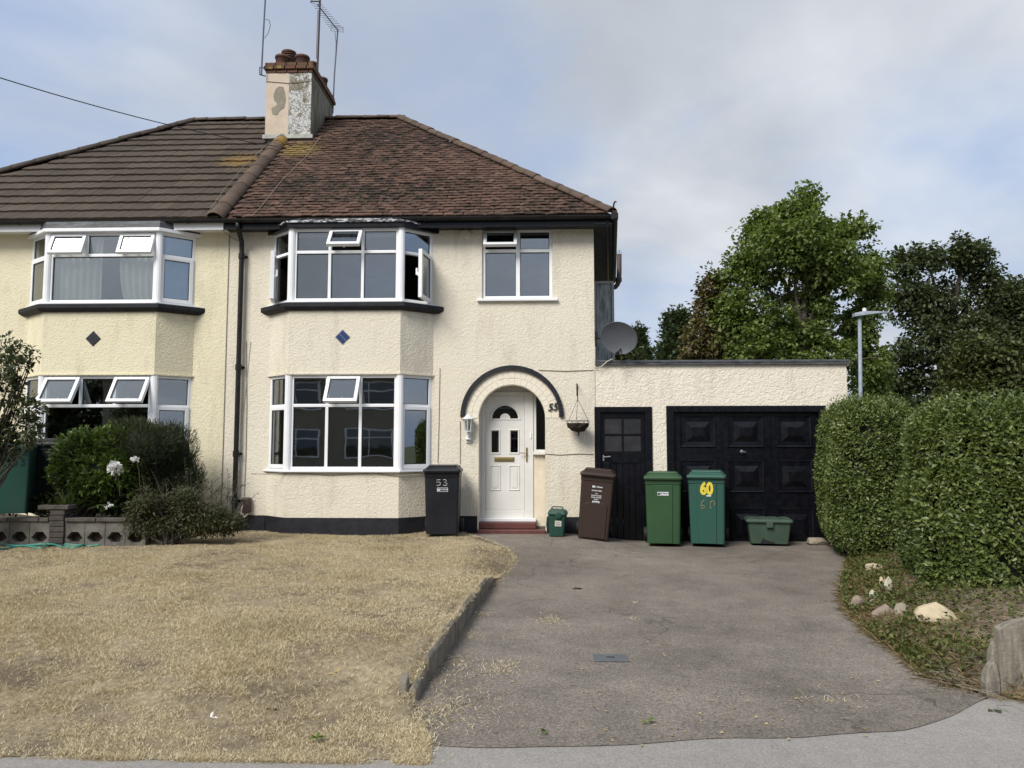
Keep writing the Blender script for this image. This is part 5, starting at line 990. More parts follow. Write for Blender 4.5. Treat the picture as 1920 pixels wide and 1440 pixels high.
rock('small tan rock below the touching pair', 1688, 1182, 22, 20, 'grey_stone', 9)
rock('narrow white speckled rock standing above the driveway edge', 1642, 1127, 17, 38, 'white_stone', 12)
rock('left one of two small upright cream rocks', 1657, 1093, 14, 20, 'pale_stone', 14); rock('right one of two small upright cream rocks', 1670, 1097, 17, 26, 'white_stone', 15)
rock('dark brown pointed rock nearest the driveway', 1612, 1132, 22, 32, 'brown_stone', 17); rock('buff rock in the weeds under the gap in the hedge', 1640, 1066, 30, 17, 'pale_stone', 19); rock('small tan rock highest on the bank by the hedge', 1705, 1060, 20, 13, 'pale_stone', 20)
rock('mossy round stone at the foot of the garage corner', 1538, 1016, 42, 15, 'grey_stone', 23)
# drain cover, patches on the drive
c = G(1145, 1234, -.12); mb = MB(); mb.box(c.x-.125, c.x+.125, c.y-.09, c.y+.09, -.124, -.113); dc = tag(mb.build('drain_cover', 'cover_metal', bevel=.004), 'small rectangular blue-grey metal cover set in the driveway', 'cover')
mb = MB(); mb.box(c.x-.03, c.x+.03, c.y-.012, c.y+.012, -.1129, -.111); mb.build('lifting_key', 'gasket', dc)

# ================================================================== STREET LAMP
c = P(1612.5, 755, 24); lamp = thing('street_lamp', 'grey galvanised street lamp with flat head behind the garage', 'lamp', (c.x, 24, -.3)); t = P(1610.5, 595, 24)
mb = MB(); mb.tube([(c.x, 24, -.3), (c.x, 24, 2.0), (t.x+.02, 24, t.z-.0)], [.065, .06, .055], 12); mb.build('pole', 'galvanised', lamp, smooth=True)
a, b_ = P(1600, 592, 24), P(1664, 586, 23.8); mb = MB(); u = b_-a
mb.loft([[a+Vector((0, -.10, -.04)), a+Vector((0, .10, -.04)), a+Vector((0, .10, .07)), a+Vector((0, -.10, .07))], [a+u*.25+Vector((0, -.15, -.03)), a+u*.25+Vector((0, .15, -.03)), a+u*.25+Vector((0, .13, .10)), a+u*.25+Vector((0, -.13, .10))], [a+u*.7+Vector((0, -.13, -.01)), a+u*.7+Vector((0, .13, -.01)), a+u*.7+Vector((0, .11, .06)), a+u*.7+Vector((0, -.11, .06))], [b_+Vector((0, -.05, -.01)), b_+Vector((0, .05, -.01)), b_+Vector((0, .04, .02)), b_+Vector((0, -.04, .02))]]); mb.build('lamp_head', 'galvanised', lamp, bevel=.01)
mb = MB(); q = a+u*.33; mb.lathe([(.06, .08), (.06, .19), (.03, .21)], 10, T(*q)); mb.build('photocell', 'white_paint', lamp)

def vnoise(x, y, s_, ph): return (np.sin(x*s_*1.0+ph+1.3*np.sin(y*s_*.7+ph))+np.sin(y*s_*1.3+ph*2+1.1*np.sin(x*s_*.8))+np.sin((x+y)*s_*.63+ph*3))/3
# ================================================================== TREES AND SHRUBS
def lobes_px(lst, Y, dep=.9):
    out_ = []
    for px, py, rx, ry in lst:
        c = P(px, py, Y); s_ = Y/FPX; out_.append((np.array(c)+np.array([0, RNG.uniform(-.5, .5)*rx*s_, 0]), np.array([rx*s_, rx*s_*dep, ry*s_])))
    return out_
def tree(name, label, cat, base, lobes, clumps, per, lsize, leaf, bark, trunk, group='trees behind the garage', crad=.34, limb=60, droop=.35, shell=.45, twig=True, tname='trunk', gap=-9, gs=2.2):
    base = Vector(base); root = thing(name, label, cat, tuple(base), group)
    wts = np.array([l_[1][0]*l_[1][2] for l_ in lobes]); wts /= wts.sum(); ids = RNG.choice(len(lobes), clumps, p=wts)
    C = np.array([l_[0] for l_ in lobes])[ids]; Rr = np.array([l_[1] for l_ in lobes])[ids]; dirs = rdir(clumps); rad = RNG.uniform(shell, 1, clumps)**.7*(1+.10*RNG.normal(size=clumps))
    cc = C+dirs*Rr*rad[:, None]
    kp = vnoise(cc[:, 0]+cc[:, 1]*.5, cc[:, 2], gs, 1.9) > gap; cc, dirs = cc[kp], dirs[kp]; clumps = len(cc); cr = crad*RNG.uniform(.55, 1.3, clumps)
    k = RNG.poisson(per, clumps)+3; idx = np.repeat(np.arange(clumps), k); n_ = len(idx); off = rdir(n_)*(RNG.uniform(0, 1, n_)**.5)[:, None]*cr[idx][:, None]; off[:, 2] *= .7
    p_ = cc[idx]+off; out_ = off/np.linalg.norm(off, axis=1, keepdims=True); d = out_*.7+rdir(n_)*.8+dirs[idx]*.3; d[:, 2] -= droop
    up = rdir(n_)*.55+np.array([0, 0, 1.0]); L_ = lsize*RNG.uniform(.6, 1.25, n_); leaf_mesh('crown', p_, d, up, L_, L_*.72, leaf, root, .12, ORG[root.name])
    mb = MB(); top = max(lobes, key=lambda l_: l_[0][2])[0]; tp = [base, base.lerp(Vector(top), .35)+Vector((lrand(.2), lrand(.2), 0)), base.lerp(Vector(top), .7)+Vector((lrand(.3), lrand(.2), 0)), Vector(top)]
    mb.tube(tp, [trunk, trunk*.75, trunk*.4, trunk*.08], 8)
    for c_, r_ in lobes:
        c_ = Vector(c_); t = random.uniform(.3, .65); s_ = tp[1].lerp(tp[2], t) if c_.z > tp[1].z else tp[0].lerp(tp[1], .7); mb.tube([s_, s_.lerp(c_, .5)+Vector((lrand(.2), lrand(.2), .15)), c_], [trunk*.45, trunk*.3, trunk*.12], 6)
        if twig:
            for _ in range(max(3, limb//len(lobes))):
                e = c_+Vector(rdir(1)[0]*r_*random.uniform(.6, 1.0)); mb.tube([c_, c_.lerp(e, .5)+Vector((lrand(.12), lrand(.12), .08)), e], [trunk*.14, trunk*.08, trunk*.025], 4)
    mb.build(tname, bark, root); return root
sy = [(1490,392,50,42),(1440,432,48,46),(1540,448,40,40),(1590,452,42,42),(1480,470,100,60),(1410,505,55,55),(1560,510,80,50),(1625,530,32,70),(1380,600,48,55),(1440,580,80,60),(1520,590,50,50),(1610,610,42,55),(1430,650,90,42),(1510,660,60,40),(1590,680,60,40),(1640,700,36,60),(1630,760,40,40)]
tree('sycamore_tree', 'tall bright green broadleaf tree directly behind the garage roof', 'tree', (P(1500, 700, 30).x, 30, -.3), lobes_px(sy, 30), 3200, 18, .18, 'sycamore_leaf', 'pale_bark', .22, crad=.30, shell=.15, gap=-.40, limb=140)
tree('russet_tree', 'reddish brown leaved tree against the left of the bright green one', 'tree', (P(1330, 700, 31).x, 31.5, -.3), lobes_px([(1338,545,22,38),(1325,590,24,40),(1318,640,36,42),(1350,655,40,32),(1300,665,24,22),(1390,668,40,20)], 31), 330, 18, .2, 'russet_leaf', 'bark', .12)
dk = [(1690,496,32,32),(1745,490,48,36),(1800,482,36,36),(1835,500,36,44),(1850,545,26,40),(1700,560,44,50),(1770,560,60,50),(1720,640,50,45),(1800,640,55,50),(1690,700,60,55),(1770,720,70,45),(1660,740,50,40),(1850,640,30,50),(1700,775,70,30),(1780,775,70,30)]
tree('dark_tree', 'dark leaved tree with bare reddish limbs between the lamp and the right edge', 'tree', (P(1750, 720, 35).x, 35, -.3), lobes_px(dk, 35), 1800, 17, .19, 'dark_leaf', 'bark', .3, limb=130, shell=.3, gap=-.5, crad=.34)
tree('dark_tree', 'second dark tree cut off by the right edge of the picture', 'tree', (P(1900, 720, 37).x, 37, -.3), lobes_px([(1895,560,36,36),(1925,580,50,60),(1880,600,34,36),(1905,650,60,50)], 37), 700, 22, .2, 'dark_leaf', 'bark', .25)
tree('olive_shrub', 'feathery olive green shrub rising behind the near hedge', 'shrub', (P(1870, 740, 22).x, 22, -.3), lobes_px([(1850,660,50,32),(1900,690,60,40),(1820,700,40,36),(1870,740,80,40),(1800,750,40,30)], 22), 520, 30, .14, 'olive_leaf', 'bark', .1, crad=.3, shell=.7)
def poplar(label, px, top, wpx, Y):
    lst = [(px, 700, wpx*.5, 60)]; z_ = 690
    while z_ > top+10: f_ = (z_-top)/(700-top); lst.append((px+lrand(6), z_, wpx*.5*min(1, .28+f_*.9), 18)); z_ -= 12
    tree('poplar_tree', label, 'tree', (P(px, 700, Y).x, Y, -.3), lobes_px(lst, Y), 420, 20, .42, 'poplar_leaf', 'bark', .3, 'distant poplars', .7, droop=-.5, twig=False)
poplar('larger distant poplar standing left of the russet tree', 1268, 572, 70, 70); poplar('smaller distant poplar beside the satellite dish', 1200, 616, 32, 80)
tree('dark_tree', 'low dark tree glimpsed under the satellite dish', 'tree', (P(1160, 700, 45).x, 45, -.3), lobes_px([(1150, 655, 26, 20), (1180, 668, 24, 14), (1140, 675, 20, 14)], 45), 120, 18, .3, 'dark_leaf', 'bark', .15)

# hedges
def hedge(label, c, a, n_, lsize, seed, pexp=5, rotz=0, core=.93, skirt=0):
    root = thing('privet_hedge', label, 'hedge', (c[0], c[1], c[2]-a[2]), 'clipped hedges along the boundary'); c = np.array(c, float); a = np.array(a, float); cs, sn = math.cos(rotz), math.sin(rotz)
    def surf(n2):
        ar = np.array([a[1]*a[2], a[1]*a[2], a[0]*a[2], a[0]*a[2], a[0]*a[1], a[0]*a[1]*.3]); f_ = RNG.choice(6, n2, p=ar/ar.sum()); q = RNG.uniform(-1, 1, (n2, 3)); ax = f_//2; sg = np.where(f_ % 2, 1, -1); q[np.arange(n2), ax] = np.where(ax == 2, -sg, sg)
        s_ = q/((np.abs(q)**pexp).sum(1)**(1/pexp))[:, None]; nn = np.sign(s_)*np.abs(s_)**(pexp-1)/a; nn /= np.linalg.norm(nn, axis=1, keepdims=True); return s_, nn
    def place(s_, scale):
        w_ = s_*a; lump = .045*np.sin(w_[:, 0]*4.1+seed)*np.sin(w_[:, 2]*3.7+seed*2)+.04*np.sin(w_[:, 1]*5+w_[:, 2]*2.3+seed)+.02*np.sin(w_[:, 0]*11+w_[:, 2]*9)
        w_ = w_*(scale+lump[:, None]*.9/np.maximum(np.linalg.norm(w_, axis=1, keepdims=True), .3)); x, y = w_[:, 0]*cs-w_[:, 1]*sn, w_[:, 0]*sn+w_[:, 1]*cs; return np.stack([x, y, w_[:, 2]], 1)+c
    s_, nn = surf(n_); x, y = nn[:, 0]*cs-nn[:, 1]*sn, nn[:, 0]*sn+nn[:, 1]*cs; nn = np.stack([x, y, nn[:, 2]], 1)
    p_ = place(s_, 1-np.abs(RNG.normal(size=n_))[:, None]*.028+.012); 
    thin = RNG.uniform(size=n_) < .72+.5*np.sin(p_[:, 0]*6.3+p_[:, 2]*5.1+seed)*np.sin(p_[:, 2]*7.7+p_[:, 1]*6); p_, nn = p_[thin], nn[thin]; n_ = len(p_)
    d = nn*.55+rdir(n_)*.75; d[:, 2] += .25; up = nn*.8+rdir(n_)*.45+np.array([0, 0, .5]); L_ = lsize*RNG.uniform(.45, 1.4, n_); leaf_mesh('foliage', p_, d, up, L_, L_*.55, 'privet_leaf', root, .18, ORG[root.name])
    # shoots standing out of the clipped face
    m_ = n_//22; s2, n2 = surf(m_); p2 = place(s2, 1.0); 
    d2 = np.repeat(np.array([0, 0, 1.0])[None], m_, 0)+rdir(m_)*.5+n2*.3; q2 = []; dd = []
    for k in range(5): q2.append(p2+d2*.02*k); dd.append(d2*.5+rdir(m_)*.8)
    q2 = np.concatenate(q2); dd = np.concatenate(dd); leaf_mesh('shoots', q2, dd, rdir(len(q2))+np.array([0, 0, 1]), lsize*.85, lsize*.4, 'privet_leaf', root, .15, ORG[root.name])
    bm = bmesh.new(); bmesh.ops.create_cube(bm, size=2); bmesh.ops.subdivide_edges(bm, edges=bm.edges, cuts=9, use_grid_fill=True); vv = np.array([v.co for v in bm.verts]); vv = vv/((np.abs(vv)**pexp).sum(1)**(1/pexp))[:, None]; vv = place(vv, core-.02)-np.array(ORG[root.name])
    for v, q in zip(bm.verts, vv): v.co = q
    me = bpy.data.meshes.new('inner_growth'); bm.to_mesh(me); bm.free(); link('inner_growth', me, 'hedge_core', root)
    mb = MB()
    for _ in range(26):
        x, y = lrand(a[0]*.8), lrand(a[1]*.8); x, y = x*cs-y*sn+c[0], x*sn+y*cs+c[1]; z = c[2]-a[2]; mb.tube([(x, y, z-.25), (x+lrand(.06), y+lrand(.06), z+.05), (x+lrand(.15), y+lrand(.15), z+.5)], [.016, .012, .008], 5)
    mb.build('stems', 'bark', root); return root
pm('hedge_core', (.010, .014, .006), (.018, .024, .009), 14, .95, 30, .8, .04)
hn = P(1690, 900, 8.3)
hedge('near tall privet hedge filling the right edge of the picture', (X(1706, 7.3, 900)+1.93, 7.8, .91), (1.55, .95, .91), 135000, .055, 1.3, 8, R(-18), .90)
hedge('far privet hedge block between the garage door and the near hedge', (4.62, 11.2, .97), (.47, 1.15, 1.05), 75000, .052, 4.1, 5, R(-11), .90)

# shrubs of the left garden
def ball(n_, lobes, lo=.55):
    wts = np.array([l_[1].prod()**(2/3) for l_ in lobes]); ids = RNG.choice(len(lobes), n_, p=wts/wts.sum()); d = rdir(n_); C = np.array([l_[0] for l_ in lobes])[ids]; Rr = np.array([l_[1] for l_ in lobes])[ids]
    return C+d*Rr*(RNG.uniform(lo, 1.0, n_)**.6)[:, None], d
def bush(name, label, Y, lst, n_, ls, wid, leaf, base_px, upb=.5, jit=.7, lo=.55, per=7, crad=.06, stems=14, fold=.15, bark='bark', dep=.8, core=False):
    b_ = P(*base_px, Y); root = thing(name, label, 'shrub', tuple(b_), 'shrubs of the left front garden'); lob = lobes_px(lst, Y, dep); cc, dd = ball(n_//per, lob, lo); idx = np.repeat(np.arange(len(cc)), per); m_ = len(idx)
    p_ = cc[idx]+rdir(m_)*crad*RNG.uniform(.3, 1, m_)[:, None]; d = dd[idx]*.6+rdir(m_)*jit; d[:, 2] += upb; L_ = ls*RNG.uniform(.6, 1.25, m_); leaf_mesh('foliage', p_, d, rdir(m_)*.5+np.array([0, -.3, .9]), L_, L_*wid, leaf, root, fold, ORG[root.name])
    mb = MB()
    for k in range(stems):
        c_, r_ = lob[k % len(lob)]; e = Vector(c_+rdir(1)[0]*r_*.8); s_ = b_+Vector((lrand(.12), lrand(.1), -.1)); mb.tube([s_, s_.lerp(e, .5)+Vector((lrand(.08), lrand(.08), .05)), e], [.02, .012, .004], 5)
    mb.build('stems', bark, root)
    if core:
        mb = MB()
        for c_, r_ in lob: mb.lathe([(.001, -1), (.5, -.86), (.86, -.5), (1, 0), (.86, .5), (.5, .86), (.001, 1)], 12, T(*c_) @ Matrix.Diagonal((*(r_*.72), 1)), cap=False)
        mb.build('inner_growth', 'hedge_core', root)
    return root
bush('euonymus_bush', 'glossy bright green bush in front of the yellow house bay', 11.35, [(150,850,52,44),(200,835,48,38),(120,890,28,34),(190,890,60,42),(230,870,40,50),(200,932,52,26)], 10500, .085, .45, 'euonymus_leaf', (160, 960), .35, .6, core=True)
bush('low_undergrowth', 'dark low undergrowth along the foot of the yellow bay behind the bins', 11.6, [(10,945,40,16),(80,945,40,18),(150,945,40,18),(220,945,40,20)], 5000, .07, .45, 'shrub_leaf', (120, 965), .3, .8, .3)
bush('rosemary_bush', 'dark needle-leaved bush leaning against the yellow bay', 11.75, [(285,835,60,44),(320,850,42,56),(250,820,36,30),(300,910,70,50),(345,905,30,50)], 26000, .085, .09, 'rosemary_leaf', (300, 980), .7, .6, per=12, crad=.09, core=True)
bush('bramble_tangle', 'straggling brown-green brambles spilling over the end of the wall', 10.75, [(262,965,22,34),(285,940,24,20),(315,965,30,30),(350,945,26,30),(385,968,40,20),(425,984,30,12),(255,990,22,16),(300,985,40,18),(360,985,50,14),(400,985,50,14)], 15000, .06, .3, 'bramble_leaf', (320, 1005), .2, 1.1, .25, per=6, crad=.12, stems=40)
bush('overhanging_shrub', 'open dark shrub with small leaves entering at the left edge', 10.3, [(5,660,30,36),(35,690,28,24),(55,668,16,12),(0,730,46,36),(50,765,28,22),(25,800,44,22),(60,820,20,14),(-20,840,50,40),(-50,720,50,70)], 4000, .08, .5, 'shrub_leaf', (-60, 980), .1, .9, .35, per=6, crad=.08, stems=40)
# long loose sprays out of the brambles
root = thing('wispy_sprays', 'thin arching dry sprays at the right end of the left shrubs', 'plant', tuple(P(400, 990, 11.2))); mb = MB(); lv = []
for k in range(110):
    a = P(random.uniform(260, 440), random.uniform(930, 994), 11.2+lrand(.25)); ang = R(random.uniform(20, 150)); ln_ = random.uniform(.2, .6); e = a+Vector((math.cos(ang)*ln_*.8+.05, lrand(.15), math.sin(ang)*ln_)); m_ = a.lerp(e, .55)+Vector((0, 0, .05)); mb.tube([a, m_, e], [.004, .003, .0015], 4)
    for j in range(10): q = a.lerp(m_, j/5) if j < 5 else m_.lerp(e, (j-5)/5); lv.append(q)
mb.build('stems', 'straw_stem' if 'straw_stem' in MATS else 'pale_bark', root); lv = np.array(lv); leaf_mesh('leaves', lv, rdir(len(lv))+np.array([.2, 0, .5]), rdir(len(lv)), .05, .012, 'bramble_leaf', root, .1, ORG[root.name])
# strap-leaved plant and white flowers
root = thing('strap_leaf_plant', 'low clump of broad strap leaves under the bright green bush', 'plant', tuple(P(125, 955, 10.95))); b_ = np.array(P(125, 957, 10.95)); d = rdir(60); d[:, 2] = np.abs(d[:, 2])*.9+.25; leaf_mesh('leaves', b_+rdir(60)*.07, d, rdir(60)*.2+np.array([0, 0, 1]), RNG.uniform(.2, .42, 60), .035, 'strap_leaf', root, .2, ORG[root.name])
def flower(label, px, py, Y, rpx, n_, stem_to, kind):
    c = P(px, py, Y); s_ = Y/FPX*rpx; root = thing(kind, label, 'flower', tuple(c), 'white flowers in the left garden'); p_ = np.array(c)+rdir(n_)*s_*RNG.uniform(.3, .9, n_)[:, None]*np.array([1, .6, .75]); leaf_mesh('petals', p_, rdir(n_)+np.array([0, -.7, .1]), rdir(n_), s_*.6, s_*.5, 'petal', root, .3, ORG[root.name])
    mb = MB(); e = P(*stem_to, Y+.1); mb.tube([c, c.lerp(e, .5)+Vector((.02, 0, .03)), e], .005, 5); mb.build('stem', 'strap_stem', root)
pm('strap_stem', (.09, .12, .04), rough=.7)
flower('large cluster of white roses in the left shrubs', 216, 877, 10.95, 15, 110, (225, 930), 'white_rose'); flower('smaller cluster of white roses against the dark bush', 254, 861, 11.0, 9, 50, (262, 910), 'white_rose'); flower('white lily flower lying low above the block wall', 205, 947, 10.9, 9, 16, (165, 955), 'white_lily')

# ================================================================== DRY LAWN
def sm_np(a, b_, v): t = np.clip((v-a)/(b_-a), 0, 1); return t*t*(3-2*t)
def zlawn_np(x, y):
    e = np.interp(y, [a for a, _ in EDGE], [b_ for _, b_ in EDGE]); h = -.1255+.1725*sm_np(3.95, 6.2, y)+.015*sm_np(8, 12, y)+.02*np.sin(x*1.3+y*.7)*sm_np(4.3, 6, y)
    zd = -.125+.045*sm_np(7.5, 11.3, y)+.12*sm_np(9.4, 12.2, y)*sm_np(1.7, .45, x); near = sm_np(.45, 0, e-x)*sm_np(8.3, 9.3, y); return h*(1-near)+(zd+.012)*near
def grass(name, label, pts, L_, W_, elev, mat, cat='grass', parent=None, org=(0, 0, 0)):
    n_ = len(pts); az = RNG.uniform(0, 2*np.pi, n_); el = np.radians(elev); d = np.stack([np.cos(az)*np.cos(el), np.sin(az)*np.cos(el), np.sin(el)], 1); o = leaf_mesh(name, pts, d, rdir(n_)*.4+np.array([0, 0, 1]), L_, W_, mat, parent, .1)
    return tag(o, label, None if parent else cat, None, 'stuff')
n_ = 900000; yy = 3.95+8.6*RNG.uniform(0, 1, n_)**1.5; ed = np.interp(yy, [a for a, _ in EDGE], [b_ for _, b_ in EDGE]); lim = -.73*yy-.6
xx = lim+(ed+.02-lim)*RNG.uniform(0, 1, n_); m1_ = .62+.5*vnoise(xx, yy, 2.3, 1.0)+.4*vnoise(xx, yy, 6.1, 2.2)+.5*vnoise(xx, yy, 17, .7); bare = np.clip((6.4-yy)/1.9, 0, 1)*(.55+.6*vnoise(xx, yy, 3.1, 4.0))*.95+np.clip(vnoise(xx, yy, 1.7, 5.2)-.35, 0, 1)*.8*np.clip((10-yy)/3, 0, 1)
keep = (RNG.uniform(0, 1, n_) < np.clip(m1_-bare, .05, 1)) & (xx > -9.2) & ~((yy > 10.6) & (xx < -4.2-(yy-10.6)*.25)); xx, yy = xx[keep], yy[keep]
if True:
    sel = RNG.uniform(size=len(xx)) < .25; xx, yy = np.repeat(xx[sel], 7), np.repeat(yy[sel], 7); xx = xx+RNG.normal(0, .010, len(xx)); yy = yy+RNG.normal(0, .010, len(yy))
zz_ = zlawn_np(xx, yy); nn_ = len(xx); print('grass', nn_)
tall = (.75+.5*vnoise(xx, yy, 4.2, 3.3))*np.clip(.45+(yy-3.95)/1.2, .45, 1)
grass('lawn_grass', 'short parched straw-coloured grass of the front lawn', np.stack([xx, yy, zz_-.004], 1), RNG.uniform(.018, .06, nn_)*np.clip(tall, .5, 1.4), RNG.uniform(.002, .0048, nn_), RNG.uniform(0, 62, nn_), 'dry_blade')
# fringe over the edging and onto the drive
pts = []
for _ in range(7000):
    y = random.uniform(3.95, 12.3); e = interp(y, EDGE); x = e+abs(random.gauss(0, .05 if y > 8.6 or y < 4.8 else .015))-.02
    if y < 4.9 and random.random() < .65: continue
    x = x; pts.append((x, y, max(zlawn(min(x, e), y) if x < e+.01 else zdrive(x, y), zdrive(x, y))-.002))
for cpx, cpy, r_, k in ((940, 1252, .16, 500), (850, 1322, .30, 800), (800, 1335, .2, 500), (1030, 1162, .14, 300), (880, 1190, .12, 200), (905, 1150, .10, 160), (780, 1370, .22, 300), (860, 1240, .14, 260), (835, 1270, .14, 260), (1190, 1044, .05, 60), (1188, 1160, .04, 40), (1190, 1130, .03, 25), (1185, 1085, .03, 20), (1240, 1210, .03, 25), (1245, 1230, .03, 25), (1530, 1308, .12, 60), (1600, 1312, .12, 50)):
    c = G(cpx, cpy, -.12)
    for _ in range(k): x, y = c.x+random.gauss(0, r_*.55), c.y+random.gauss(0, r_*.8); pts.append((x, y, zdrive(x, y)-.002))
k = len(pts); grass('drive_grass', 'tufts of dry grass growing at the edge and in holes of the driveway', np.array(pts), RNG.uniform(.015, .05, k), RNG.uniform(.002, .005, k), RNG.uniform(0, 45, k), 'dry_blade')
# grass along the house foot
# ================================================================== WEEDS ON THE BANK
n_ = 21000; yy = RNG.uniform(5.0, 12.3, n_); eb = np.interp(yy, [a for a, _ in BANK], [b_ for _, b_ in BANK]); xx = eb-.05+np.where(RNG.uniform(size=n_) < .5, RNG.exponential(.45, n_), RNG.uniform(0, 2.6, n_)); ok = (xx < 6.2) & (RNG.uniform(0, 1, n_) < np.clip(.7+.6*vnoise(xx, yy, 5, 1.7), .1, 1)); xx, yy = xx[ok], yy[ok]; zz_ = np.array([zbank(a, b_) for a, b_ in zip(xx, yy)]); k = len(xx)
hgt = np.abs(RNG.normal(0, .05, k))
o = leaf_mesh('bank_weeds', np.stack([xx, yy, zz_+hgt*.8], 1), rdir(k)+np.array([0, -.2, .3]), rdir(k)*.5+np.array([0, 0, 1]), RNG.uniform(.025, .06, k), RNG.uniform(.015, .035, k), 'weed_leaf'); tag(o, 'low green weeds and ivy covering the bank under the hedge', 'weeds', None, 'stuff')
n_ = 15000; yy = RNG.uniform(4.95, 11.5, n_); eb = np.interp(yy, [a for a, _ in BANK], [b_ for _, b_ in BANK]); xx = eb-.06+RNG.exponential(.35, n_); zz_ = np.array([zbank(a, b_) if a > e_ else -.12 for a, b_, e_ in zip(xx, yy, eb)])
grass('bank_straw', 'dry stalks and straw lying along the foot of the bank', np.stack([xx, yy, zz_], 1), RNG.uniform(.04, .16, n_), RNG.uniform(.002, .005, n_), RNG.uniform(-4, 35, n_), 'straw')
mb = MB(); root = thing('dry_twigs', 'heap of dry broken twigs at the near end of the bank', 'twigs', (3.1, 5.5, .0))
for _ in range(70):
    c = G(random.gauss(1800, 45), random.gauss(1255, 16), .0); a = random.uniform(0, math.pi); ln_ = random.uniform(.08, .3); z = zbank(c.x, c.y)+random.uniform(.005, .05); mb.tube([(c.x-math.cos(a)*ln_/2, c.y-math.sin(a)*ln_/2, z), (c.x, c.y, z+.01), (c.x+math.cos(a)*ln_/2, c.y+math.sin(a)*ln_/2, z+lrand(.03))], random.uniform(.001, .0028), 4)
mb.build('twigs', 'weathered_timber', root)['kind'] = 'stuff'
# weeds along the garage foot
pts = np.stack([RNG.uniform(1.4, 4.2, 900), RNG.uniform(12.42, 12.58, 900), np.full(900, -.125)], 1); pts = pts[np.sin(pts[:, 0]*7)+np.sin(pts[:, 0]*17) > .3]; grass('doorstep_weeds', 'thin weeds along the foot of the garage doors', pts, RNG.uniform(.03, .09, len(pts)), .008, RNG.uniform(20, 80, len(pts)), 'weed_leaf', 'weeds')
# ================================================================== LITTER ON THE GROUND
def litter(name, label, px, py, mat, s_, z, cat='leaf', k=1):
    c = G(px, py, z); root = None
    n2 = 3*k; p_ = np.array(c)+np.array([0, 0, .006])+rdir(n2)*s_*.25*np.array([1, 1, .1]); d = rdir(n2); d[:, 2] = np.abs(d[:, 2])*.25; o = leaf_mesh(name, p_, d, rdir(n2)*.3+np.array([0, 0, 1]), s_, s_*.6, mat, None, .25); tag(o, label, cat, 'litter on the ground')
litter('fallen_leaf', 'green fallen leaf on the driveway near the pavement', 1218, 1357, 'sycamore_leaf', .05, -.12); litter('fallen_leaf', 'green fallen leaf on the driveway left of centre', 1023, 1372, 'sycamore_leaf', .045, -.12)
litter('fallen_leaf', 'dark curled leaf alone on the driveway before the porch', 1077, 1106, 'dark_leaf', .08, -.12); litter('fallen_leaf', 'orange scrap lying on the dry lawn', 512, 1333, 'rust_scrap' if 'rust_scrap' in MATS else 'russet_leaf', .04, -.03)
litter('green_seedling', 'small bright green seedling at the front of the lawn', 594, 1385, 'euonymus_leaf', .04, -.10, 'plant', 3); litter('fallen_leaf', 'pale leaf on the lawn near the edging', 627, 1266, 'straw', .06, .02); litter('white_scrap', 'white scrap on the front of the lawn', 396, 1348, 'petal', .035, -.05, 'litter'); litter('fallen_leaf', 'dark green leaf on the pavement at the right', 1865, 1333, 'dark_leaf', .05, -.13)
pts = []
for _ in range(260):
    px, py = random.uniform(830, 1700), random.uniform(1040, 1400)
    c = G(px, py, -.12); pts.append((c.x, c.y, zdrive(c.x, c.y)+.002))
for cx_, cy_ in ((1380, 1345), (1200, 1300), (1160, 1125), (1450, 1305)):
    for _ in range(30): c = G(random.gauss(cx_, 60), random.gauss(cy_, 12), -.12); pts.append((c.x, c.y, zdrive(c.x, c.y)+.002))
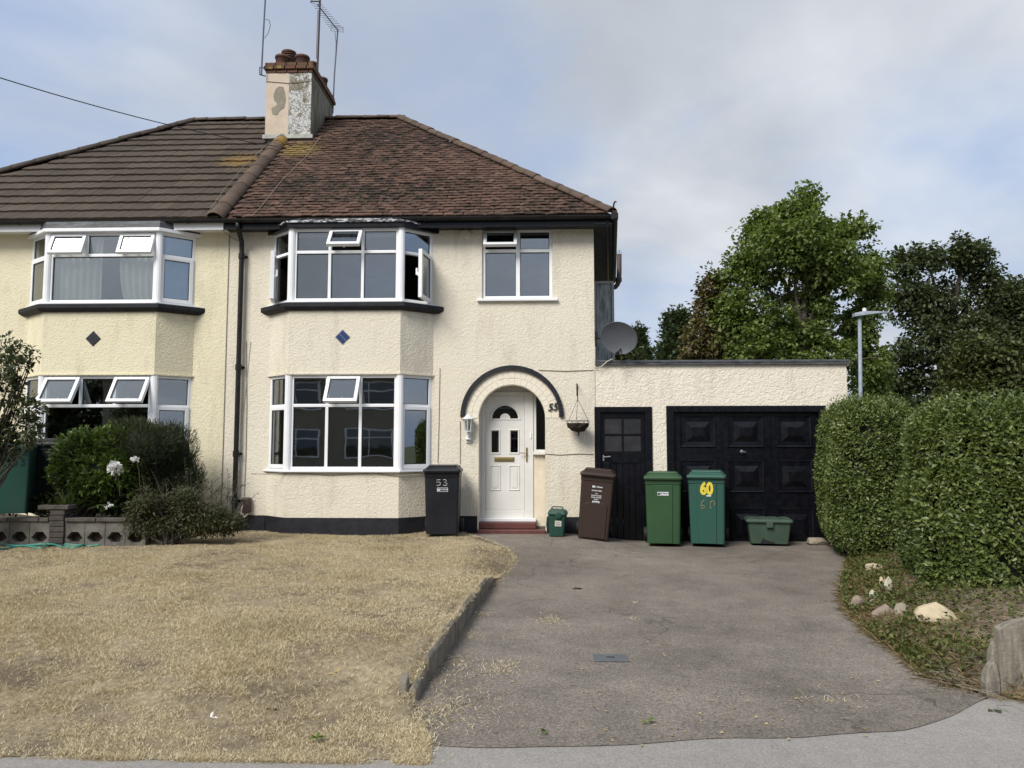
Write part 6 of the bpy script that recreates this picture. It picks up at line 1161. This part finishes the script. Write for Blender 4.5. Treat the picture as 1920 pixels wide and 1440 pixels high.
pts = np.array([q for q in pts if interp(q[1], EDGE)+.05 < q[0] < interp(q[1], BANK)-.05]); k = len(pts); grass('drive_crumbs', 'pale crumbs and dry leaf bits scattered over the driveway', pts+np.array([0, 0, .004]), RNG.uniform(.008, .035, k), RNG.uniform(.006, .018, k), RNG.uniform(0, 12, k), 'straw', 'litter')

# ================================================================== ACROSS THE STREET (mirrored in the lower panes)
opp = thing('opposite_house', 'pale house across the street, mirrored faintly in the lower bay window', 'house', (-8, -17, -.3)); YO = -17
def owin(x, z, w_, h_):
    mb = MB(); mb.box(x, x+w_, YO-.05, YO+.03, z, z+h_); o = mb.build('window', 'dark_glass', opp); mb = MB()
    for a in ((x-.05, x+.04), (x+w_/2-.03, x+w_/2+.03), (x+w_-.04, x+w_+.05)): mb.box(a[0], a[1], YO+.031, YO+.07, z-.05, z+h_+.05)
    for a in ((z-.06, z+.02), (z+h_*.68, z+h_*.68+.06), (z+h_, z+h_+.06)): mb.box(x-.05, x+w_+.05, YO+.033, YO+.068, a[0], a[1])
    mb.build('frame', 'upvc', o)
mb = MB(); mb.box(-24, 6.5, YO-8, YO, -.3, 5.2); mb.build('wall', 'opposite_render', opp)
mb = MB(); mb.loft([[(-24.5, YO-8.5, 5.2), (7, YO-8.5, 5.2), (7, YO+.5, 5.2), (-24.5, YO+.5, 5.2)], [(-20, YO-4, 8.6), (2.5, YO-4, 8.6), (2.5, YO-3.9, 8.6), (-20, YO-3.9, 8.6)]]); mb.build('roof', 'ridge_clay', opp)
for x, w_ in ((-22, 2.6), (-17.5, 1.2), (-14.5, 2.6), (-10.5, 2.6), (-6.2, 1.2), (-2.2, 1.2), (1.5, 2.6)):
    owin(x, 3.5, w_, 1.4); owin(x, .9, w_, 1.4)
for sx, lab in ((-28, 'broad dark tree left of the opposite house, seen only in reflections'), (10.5, 'broad dark tree right of the opposite house, seen only in reflections')):
    c = np.array([sx, -20., 0]); tree('street_tree', lab, 'tree', (sx, -20, -.3), [(c+np.array([a, b_, z]), np.array([r_, r_, r_*.8])) for a, b_, z, r_ in ((0, 0, 5.5, 2.6), (-1.5, .5, 4, 2), (1.6, -.3, 4.2, 2.1), (0, 0, 2.5, 2))], 300, 20, .4, 'dark_leaf', 'bark', .25, 'trees across the street', .7, twig=False)
